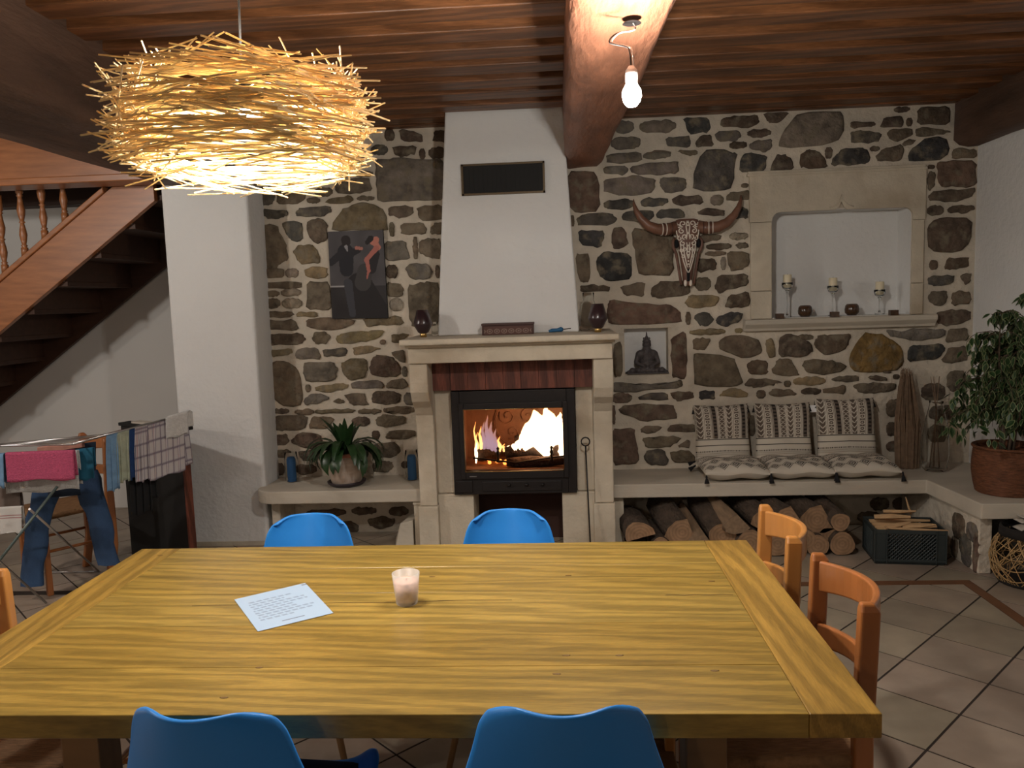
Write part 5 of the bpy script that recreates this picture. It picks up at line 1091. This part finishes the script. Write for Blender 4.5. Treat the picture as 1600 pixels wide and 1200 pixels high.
# ================================================================== FICUS in wicker pot
fx, fy = 2.535, 4.60
fc = thing('potted_ficus', 'tall variegated weeping fig in a red brown wicker pot on the bench corner', 'potted plant', (fx, fy, .413))
pr = []
for k in range(49): z = .265*k/48; pr.append((.152+.016*math.sin(PI*k/48)+(.0045 if k % 2 else 0)+.012*k/48, z))
build('wicker_pot', MB().lathe(pr+[(.165, .268), (.158, .262), (.155, .24), (0, .235)], (fx, fy, .413), 40), 'wicker', fc)
build('pot_rim', MB().tube([(fx+.173*math.cos(a*PI/20), fy+.173*math.sin(a*PI/20), .678) for a in range(41)], .008, 8), 'wicker', fc)
mb = MB(); tips = []; Q = random.Random(21)
for k in range(7):
    a = 2*PI*k/7; p = Vector((fx+.03*math.cos(a), fy+.03*math.sin(a), .65)); hgt_ = Q.uniform(.45, .80) if k else .88; pts = [p]
    d = Vector((math.cos(a)*.10, math.sin(a)*.10, 1)).normalized()
    for q in range(6): p = p+d*hgt_/6+Vector((Q.uniform(-.012, .012), Q.uniform(-.012, .012), 0)); pts.append(p.copy())
    mb.tube(pts, [.009, .008, .007, .006, .005, .004, .002], 7)
    for q in range(2, 7):
        for w_ in range(5):
            a2 = Q.uniform(0, 2*PI); b0_ = pts[q]; t = (b0_.z-.65)/.85; reach = (.42*max(0, 1-t)**.7+.06)*Q.uniform(.5, 1.0); dd = Vector((math.cos(a2), math.sin(a2), 0)); br = [b0_]
            pz = b0_.copy(); ang = .7
            for s_ in range(6):
                pz = pz+(dd*math.cos(ang)+Vector((0, 0, 1))*math.sin(ang))*reach/6*1.15; ang -= .42
                pz.x = min(pz.x, 2.70); pz.z = max(pz.z, .76 if (pz-Vector((fx, fy, pz.z))).length > .17 else .80); br.append(pz.copy())
            mb.tube(br, [.003, .0027, .0023, .002, .0016, .0013, .001], 4)
            tips.append(br)
build('stems', mb, 'bark', fc)
def leafmesh():
    mb = MB(); out = [(0, 0), (.30, .20), (.5, .5), (.36, .78), (0, 1.12), (-.36, .78), (-.5, .5), (-.30, .20)]; L_, W_ = .052, .030
    f = lambda x, y, s_: (x*W_*s_, (y-.5)*L_*s_+.5*L_ if True else 0, -.010*(y**2)+.25*abs(x*W_*s_)*.6)
    o8 = [f(x, y, 1) for x, y in out]; i8 = [f(x*.76, .5+(y-.5)*.82, 1) for x, y in out]; i8 = [(x, y, z+.0004) for x, y, z in i8]
    mb.add(o8+i8, [(i, (i+1) % 8, 8+(i+1) % 8, 8+i) for i in range(8)]); mb.cur = 1; mb.add([], []); mb.f.append([8, 9, 10, 11, 12]); mb.f.append([8, 12, 13, 14, 15]); mb.mi += [1, 1]; mb.sm += [False, False]
    return mb
lm = leafmesh(); lob = build('leaf', lm, ['leafe', 'leafg'], fc, local=True); lme = lob.data; first = True
restl = MB(); nl_ = 0; Q = random.Random(5); allp = []
for br in tips:
    for q in range(1, 7):
        for w_ in range(2): allp.append(br[q]+Vector((Q.uniform(-.022, .022), Q.uniform(-.022, .022), Q.uniform(-.02, .012))))
Q.shuffle(allp); allp.sort(key=lambda p: p.y+Q.uniform(-.1, .1))
for k, p in enumerate(allp):
    if p.x > 2.685: p.x = 2.685-Q.uniform(0, .02)
    e = Matrix.Rotation(Q.uniform(0, 2*PI), 4, 'Z') @ Matrix.Rotation(-Q.uniform(.3, 1.5), 4, 'X') @ Matrix.Rotation(Q.uniform(-.6, .6), 4, 'Y'); s_ = Q.uniform(.75, 1.25)
    if k < 300:
        o = lob if first else lob.copy()
        if not first: C.objects.link(o)
        first = False; o.parent = fc; o.location = p-Vector(fc.location); o.rotation_euler = e.to_euler(); o.scale = (s_, s_, s_)
    else:
        mm = Matrix.Translation(p) @ e @ Matrix.Scale(s_, 4); base = len(restl.v)
        restl.v += [tuple(mm @ Vector(v)) for v in lm.v]; restl.f += [[base+i for i in f] for f in lm.f]; restl.mi += lm.mi; restl.sm += lm.sm
o = build('leaf', restl, ['leafe', 'leafg'], fc); o['kind'] = 'stuff'; o['label'] = 'rest of the small cream edged leaves'

# dried grass bundle and tall glass vase
gx, gy = P(1418, 725, Y=5.25).x, 5.26
mb = MB(); Q = random.Random(9)
for k in range(260):
    a = Q.uniform(0, 2*PI); r0 = .075*math.sqrt(Q.random()); x, y = gx+r0*math.cos(a), gy+.6*r0*math.sin(a); h_ = Q.uniform(.45, .68); r1 = .6 if h_ > .6 else 1
    mb.tube([(x, y, .414), (x+.01*math.cos(a), y, .41+h_*.5), (gx+(x-gx)*.75*r1+.01, min(5.37, y+.06), .41+h_*.92), (gx+(x-gx)*.4+Q.uniform(.0, .03), min(5.375, y+.08), .41+h_*.97)], [.003, .003, .0025, .001], 3)
o = build('dried_grass_bundle', mb, 'grass', org=(gx, gy, .413)); tag(o, 'upright bundle of dried beige grass leaning on the wall right of the cushions', 'dried grass')
vx, vy = P(1462, 725, Y=5.16).x, 5.17
vz = thing('tall_glass_vase', 'tall clear glass floor vase with thin stems between the dried grass and the fig', 'vase', (vx, vy, .413))
build('glass_body', MB().lathe([(.060, 0), (.075, .02), (.082, .12), (.078, .22), (.060, .34), (.040, .43), (.042, .45), (.038, .45), (.036, .43), (.056, .34), (.074, .22), (.078, .12), (.070, .024), (0, .012)], (vx, vy, .413), 32), 'thinglass', vz)
for k in range(5):
    a = k*1.3; build('stem', MB().tube([(vx+.03*math.cos(a), vy+.03*math.sin(a), .43), (vx, vy, .80), (vx-.03*math.cos(a), vy+.02, 1.02)], [.0025, .002, .0015], 5), 'grass', vz)

# ================================================================== LEFT CORNER: LAUNDRY
# drying rack
RA = P(115, 694, Y=3.86); RB = P(300, 644, Y=4.28); RC = P(0, 708, Y=3.86); RD = P(170, 679, Y=4.30); RE = P(-60, 700, Y=4.30)
rk = thing('drying_rack', 'steel clothes drying rack hung with laundry in front of the column', 'drying rack', (-2.7, 4.0, 0))
RC2 = RA+(RC-RA)*1.9; RC2.z = RA.z
mb = MB(); mb.tube([RC2, RA], .006, 8).tube([RE, RD], .006, 8).tube([RA, RD], .005, 8).tube([RC2, RE], .005, 8)
build('top_frame', mb, 'steel', rk)
dW = (RB-RA); RF = RD+(RB-RA)*.55; 
mb = MB(); mb.tube([RA, RA.lerp(RB, .15)+Vector((0, 0, .004)), RB], .006, 8).tube([RD, RD+dW*.72], .006, 8).tube([RB, RD+dW*.72], .005, 8)
build('side_wing', mb, 'steel', rk)
for k in range(1, 6):
    t = k/6; build('hanging_wire', MB().tube([RC2.lerp(RE, t), RA.lerp(RD, t)], .002, 6), 'steel', rk)
for k in range(1, 5):
    t = k/5; build('hanging_wire', MB().tube([RA.lerp(RB, t), RD.lerp(RD+dW*.72, t)], .002, 6), 'steel', rk)
def pz(u, v): return P(u, v, Y=3.86)
g0, g1 = P(88, 762, Y=3.80), P(5, 868, Y=3.66)
leg1 = MB().tube([g0+(g0-g1)*.02+Vector((0, .0, 0)), g1+(g1-g0)*.9], .007, 8); build('leg', leg1, 'grey_plastic', rk)
s0, s1 = P(0, 878, Y=3.7), P(72, 942, Z=.01); build('leg', MB().tube([s0+(s0-s1)*.8, s1], .006, 8), 'steel', rk)
s0, s1 = P(88, 833, Y=4.0), P(155, 893, Z=.01); build('leg', MB().tube([s0+(s0-s1)*.5, s1], .006, 8), 'steel', rk)
build('foot', MB().tube([s1+Vector((-.5, .0, 0)), s1+Vector((.0, 0, 0))], .006, 8), 'steel', rk)
# cloth helper: hangs from edge a-b (top) down by dz, with folds, both sides of the bar
def drape(name, lab, cat, a, b, down, back, mt, fold=.008, nf=5, flare=0, grp='laundry on the drying rack', colf=None, top=.006, side=(0, -1, 0), ragged=.006, bot=None):
    a, b = Vector(a), Vector(b); sd = Vector(side); ph = R.uniform(0, 6)
    tot = down+back+.02
    def f(u, v):
        s_ = v*tot; e = a.lerp(b, u); mid = (u-.5)*flare
        if s_ < down: q = down-s_; off = sd*(top+.004+q*.05); z = -q
        elif s_ < down+.02: t = (s_-down)/.02; off = sd*(top+.004)*math.cos(PI*t); z = top*math.sin(PI*t)
        else: q = s_-down-.02; off = -sd*(top+.004+q*.05); z = -q
        k = min(1, abs(z)*8); wv = math.sin(u*nf*2*PI+ph)*fold*k
        p = e+off+sd*wv+Vector((0, 0, z+(ragged*math.sin(u*9+ph)*k if v in (0, 1) else 0)))+(b-a).normalized()*mid*abs(z)
        return tuple(p)
    if colf: o = colgrid(name, 60, 60, f, colf, 'vcloth', None, tuple(a))
    else: o = build(name, MB().grid(f, 28, 24), mt, org=tuple(a))
    q = o.modifiers.new('s', 'SOLIDIFY'); q.thickness = .004
    return tag(o, lab, cat, grp)
def chk(u, v):
    if u < 0: return (.5, .47, .47)
    a, b_ = (u*9) % 1, (v*26) % 1
    if a < .12 or b_ < .16: return (.16, .13, .17)
    if abs((u*3) % 1-.5) < .04: return (.35, .12, .14)
    return (.46, .43, .43)
drape('pink_towel', 'bright pink towel folded over the front bar of the drying rack', 'towel', P(10, 708, Y=3.85), P(116, 704, Y=3.85), .145, .13, 'pink', .003, 1, side=(0, -1, 0))
drape('white_towel', 'white towel hanging below the pink towel on the rack', 'towel', P(8, 712, Y=3.92), P(122, 704, Y=3.92), .20, .18, 'wtowel', .006, 2, side=(0, -1, 0))
drape('light_blue_cloth', 'light blue cloth at the left picture edge on the drying rack', 'cloth', P(-30, 712, Y=3.86), P(7, 709, Y=3.86), .17, .15, 'skyc', .008, 2)
drape('teal_sock', 'teal cloth hanging right of the pink towel', 'cloth', P(119, 703, Y=3.95), P(146, 700, Y=3.95), .16, .1, 'teal', .006, 1)
drape('salmon_cloth', 'salmon coloured cloth lying over the back bars of the rack', 'cloth', P(60, 700, Y=4.1), P(130, 690, Y=4.1), .03, .03, 'salmon', .003, 1)
drape('white_fringed_towel', 'white fringed tea towel with red stripes low at the left picture edge', 'tea towel', P(-20, 795, Y=3.80), P(35, 792, Y=3.80), .13, .1, None, .006, 2,
      colf=lambda u, v: (.55, .53, .50) if u < 0 or not (abs(v-.32) < .012 or abs(v-.37) < .008) else (.3, .1, .1))
S = [('light_blue_shirt', 'light blue garment, first of the row on the side wing of the rack', 'skyc', 165, 182, .30), ('pale_green_cloth', 'pale green and white cloth beside the light blue garment on the rack', 'greenc', 181, 200, .27),
     ('navy_cloth', 'navy blue cloth hanging between the green cloth and the checked towels', 'navy', 197, 213, .27)]
for nm, lab, mt, u0, u1, dn in S:
    t0, t1 = (u0-115)/185, (u1-115)/185; drape(nm, lab, 'laundry', RA.lerp(RB, t0), RA.lerp(RB, t1), dn, dn*.8, mt, .010, 2, side=(-.4, -.9, 0))
drape('checked_tea_towel', 'narrow folded checked tea towel next to the navy cloth', 'tea towel', RA.lerp(RB, (209-115)/185), RA.lerp(RB, (229-115)/185), .30, .25, None, .012, 2, side=(-.4, -.9, 0), colf=chk)
drape('checked_tea_towel', 'wide checked tea towel with frayed edge near the end of the side wing', 'tea towel', RA.lerp(RB, (229-115)/185), RA.lerp(RB, (288-115)/185), .31, .28, None, .010, 3, side=(-.4, -.9, 0), colf=chk)
drape('small_white_cloth', 'small white cloth hung over the very end of the side wing', 'cloth', RA.lerp(RB, .80)+Vector((0, -.02, .004)), RA.lerp(RB, .995)+Vector((0, -.02, .004)), .115, .08, 'wtowel', .005, 1, side=(-.4, -.9, 0), top=.012)
# jeans
def leg(name, top, knee, foot, w0, w1, mt, par):
    top, knee, foot = Vector(top), Vector(knee), Vector(foot); pts = []; rad = []
    for i in range(11):
        t = i/10; p = top.lerp(knee, min(1, t*2)) if t < .5 else knee.lerp(foot, (t-.5)*2); pts.append(p+Vector((.006*math.sin(i*1.3), 0, 0))); rad.append(w0+(w1-w0)*t+.004*math.sin(i*2.1))
    mb = MB(); mb.smooth = True; n_ = 16; vs = []
    for p, r in zip(pts, rad):
        for j in range(n_): a = 2*PI*j/n_; vs.append((p.x+r*math.cos(a), p.y+r*.42*math.sin(a)+.004*math.sin(5*a), p.z))
    mb.add(vs, [(i*n_+j, i*n_+(j+1) % n_, (i+1)*n_+(j+1) % n_, (i+1)*n_+j) for i in range(10) for j in range(n_)]); return build(name, mb, mt, par)
jn = thing('blue_jeans', 'blue denim jeans hanging with legs apart from the drying rack', 'jeans', tuple(P(110, 700, Y=4.16)))
jY = 4.14
leg('trouser_leg', P(72, 765, Y=jY), P(57, 830, Y=jY), P(50, 915, Y=jY), .075, .062, 'denim', jn)
leg('trouser_leg', P(130, 735, Y=jY), P(152, 800, Y=jY), P(170, 882, Y=jY), .078, .058, 'denim', jn)
mb = MB(); a, b_ = P(70, 702, Y=jY), P(150, 690, Y=jY); c_, d_ = P(50, 778, Y=jY), P(150, 770, Y=jY)
mb.grid(lambda u, v: tuple(c_.lerp(d_, u).lerp(a.lerp(b_, u), v)+Vector((0, -.035*math.sin(PI*u), 0))), 16, 10).grid(lambda u, v: tuple(c_.lerp(d_, u).lerp(a.lerp(b_, u), v)+Vector((0, .035*math.sin(PI*u), 0))), 16, 10)
build('waist', mb, 'denimd', jn)
drape('black_trousers', 'black garment hanging low in front of the black panel', 'laundry', RA.lerp(RB, .38)+Vector((0, .08, -.12)), RA.lerp(RB, .56)+Vector((0, .08, -.12)), .36, .3, 'blackc', .015, 3, side=(-.3, -.95, 0))
drape('brown_cloth', 'brown patterned cloth with a white hem at the left picture edge', 'cloth', P(-30, 765, Y=3.95), P(32, 760, Y=3.95), .16, .15, mat('taupe_cloth', (.16, .12, .10), .95, var=.2, vscale=20), .006, 2)
# black panel cabinet with wooden edge
q0, q1 = Vector((-2.86, 4.96, 0)), Vector((-2.25, 4.62, 0))
q1 = P(286, 700, Y=4.66); q1.z = 0; d_ = (q1-q0).normalized(); n_ = Vector((-d_.y, d_.x, 0)); zt = .865
bc = thing('black_cabinet', 'flat black cabinet with a narrow wooden edge in front of the column', 'cabinet', tuple(q0))
def ob(a, b, z0, z1, t0, t1): return MB().hexa([tuple(a+n_*t0+Vector((0, 0, z0))), tuple(b+n_*t0+Vector((0, 0, z0))), tuple(b+n_*t1+Vector((0, 0, z0))), tuple(a+n_*t1+Vector((0, 0, z0))), tuple(a+n_*t0+Vector((0, 0, z1))), tuple(b+n_*t0+Vector((0, 0, z1))), tuple(b+n_*t1+Vector((0, 0, z1))), tuple(a+n_*t1+Vector((0, 0, z1)))])
build('body', ob(q0, q1-d_*.021, 0, zt, 0, .05), 'blackbox', bc, bevel=.003)
build('wooden_edge', ob(q1-d_*.02, q1, 0, zt, 0, .045), 'redwood', bc, bevel=.002)
build('top_board', ob(q0-d_*.01, q1+d_*.01, zt+.001, zt+.022, -.01, .075), 'blackbox', bc, bevel=.003)
ppp = q0.lerp(q1, .32)+n_*.06; tag(build('paper_pile', ob(q0+d_*.12, q0+d_*.42, zt+.023, zt+.035, .0, .06), 'newsp', org=tuple(ppp+Vector((0, 0, zt+.023)))), 'thin pile of papers on top of the black cabinet', 'papers')
# wooden chair behind the laundry
wd = copy_tree(wb); wd.location = (-2.86, 4.66, 0); wd.rotation_euler = (0, 0, .9); wd['label'] = 'reddish wooden chair standing behind the hanging jeans'; wd['group'] = 'wooden chairs away from the table'
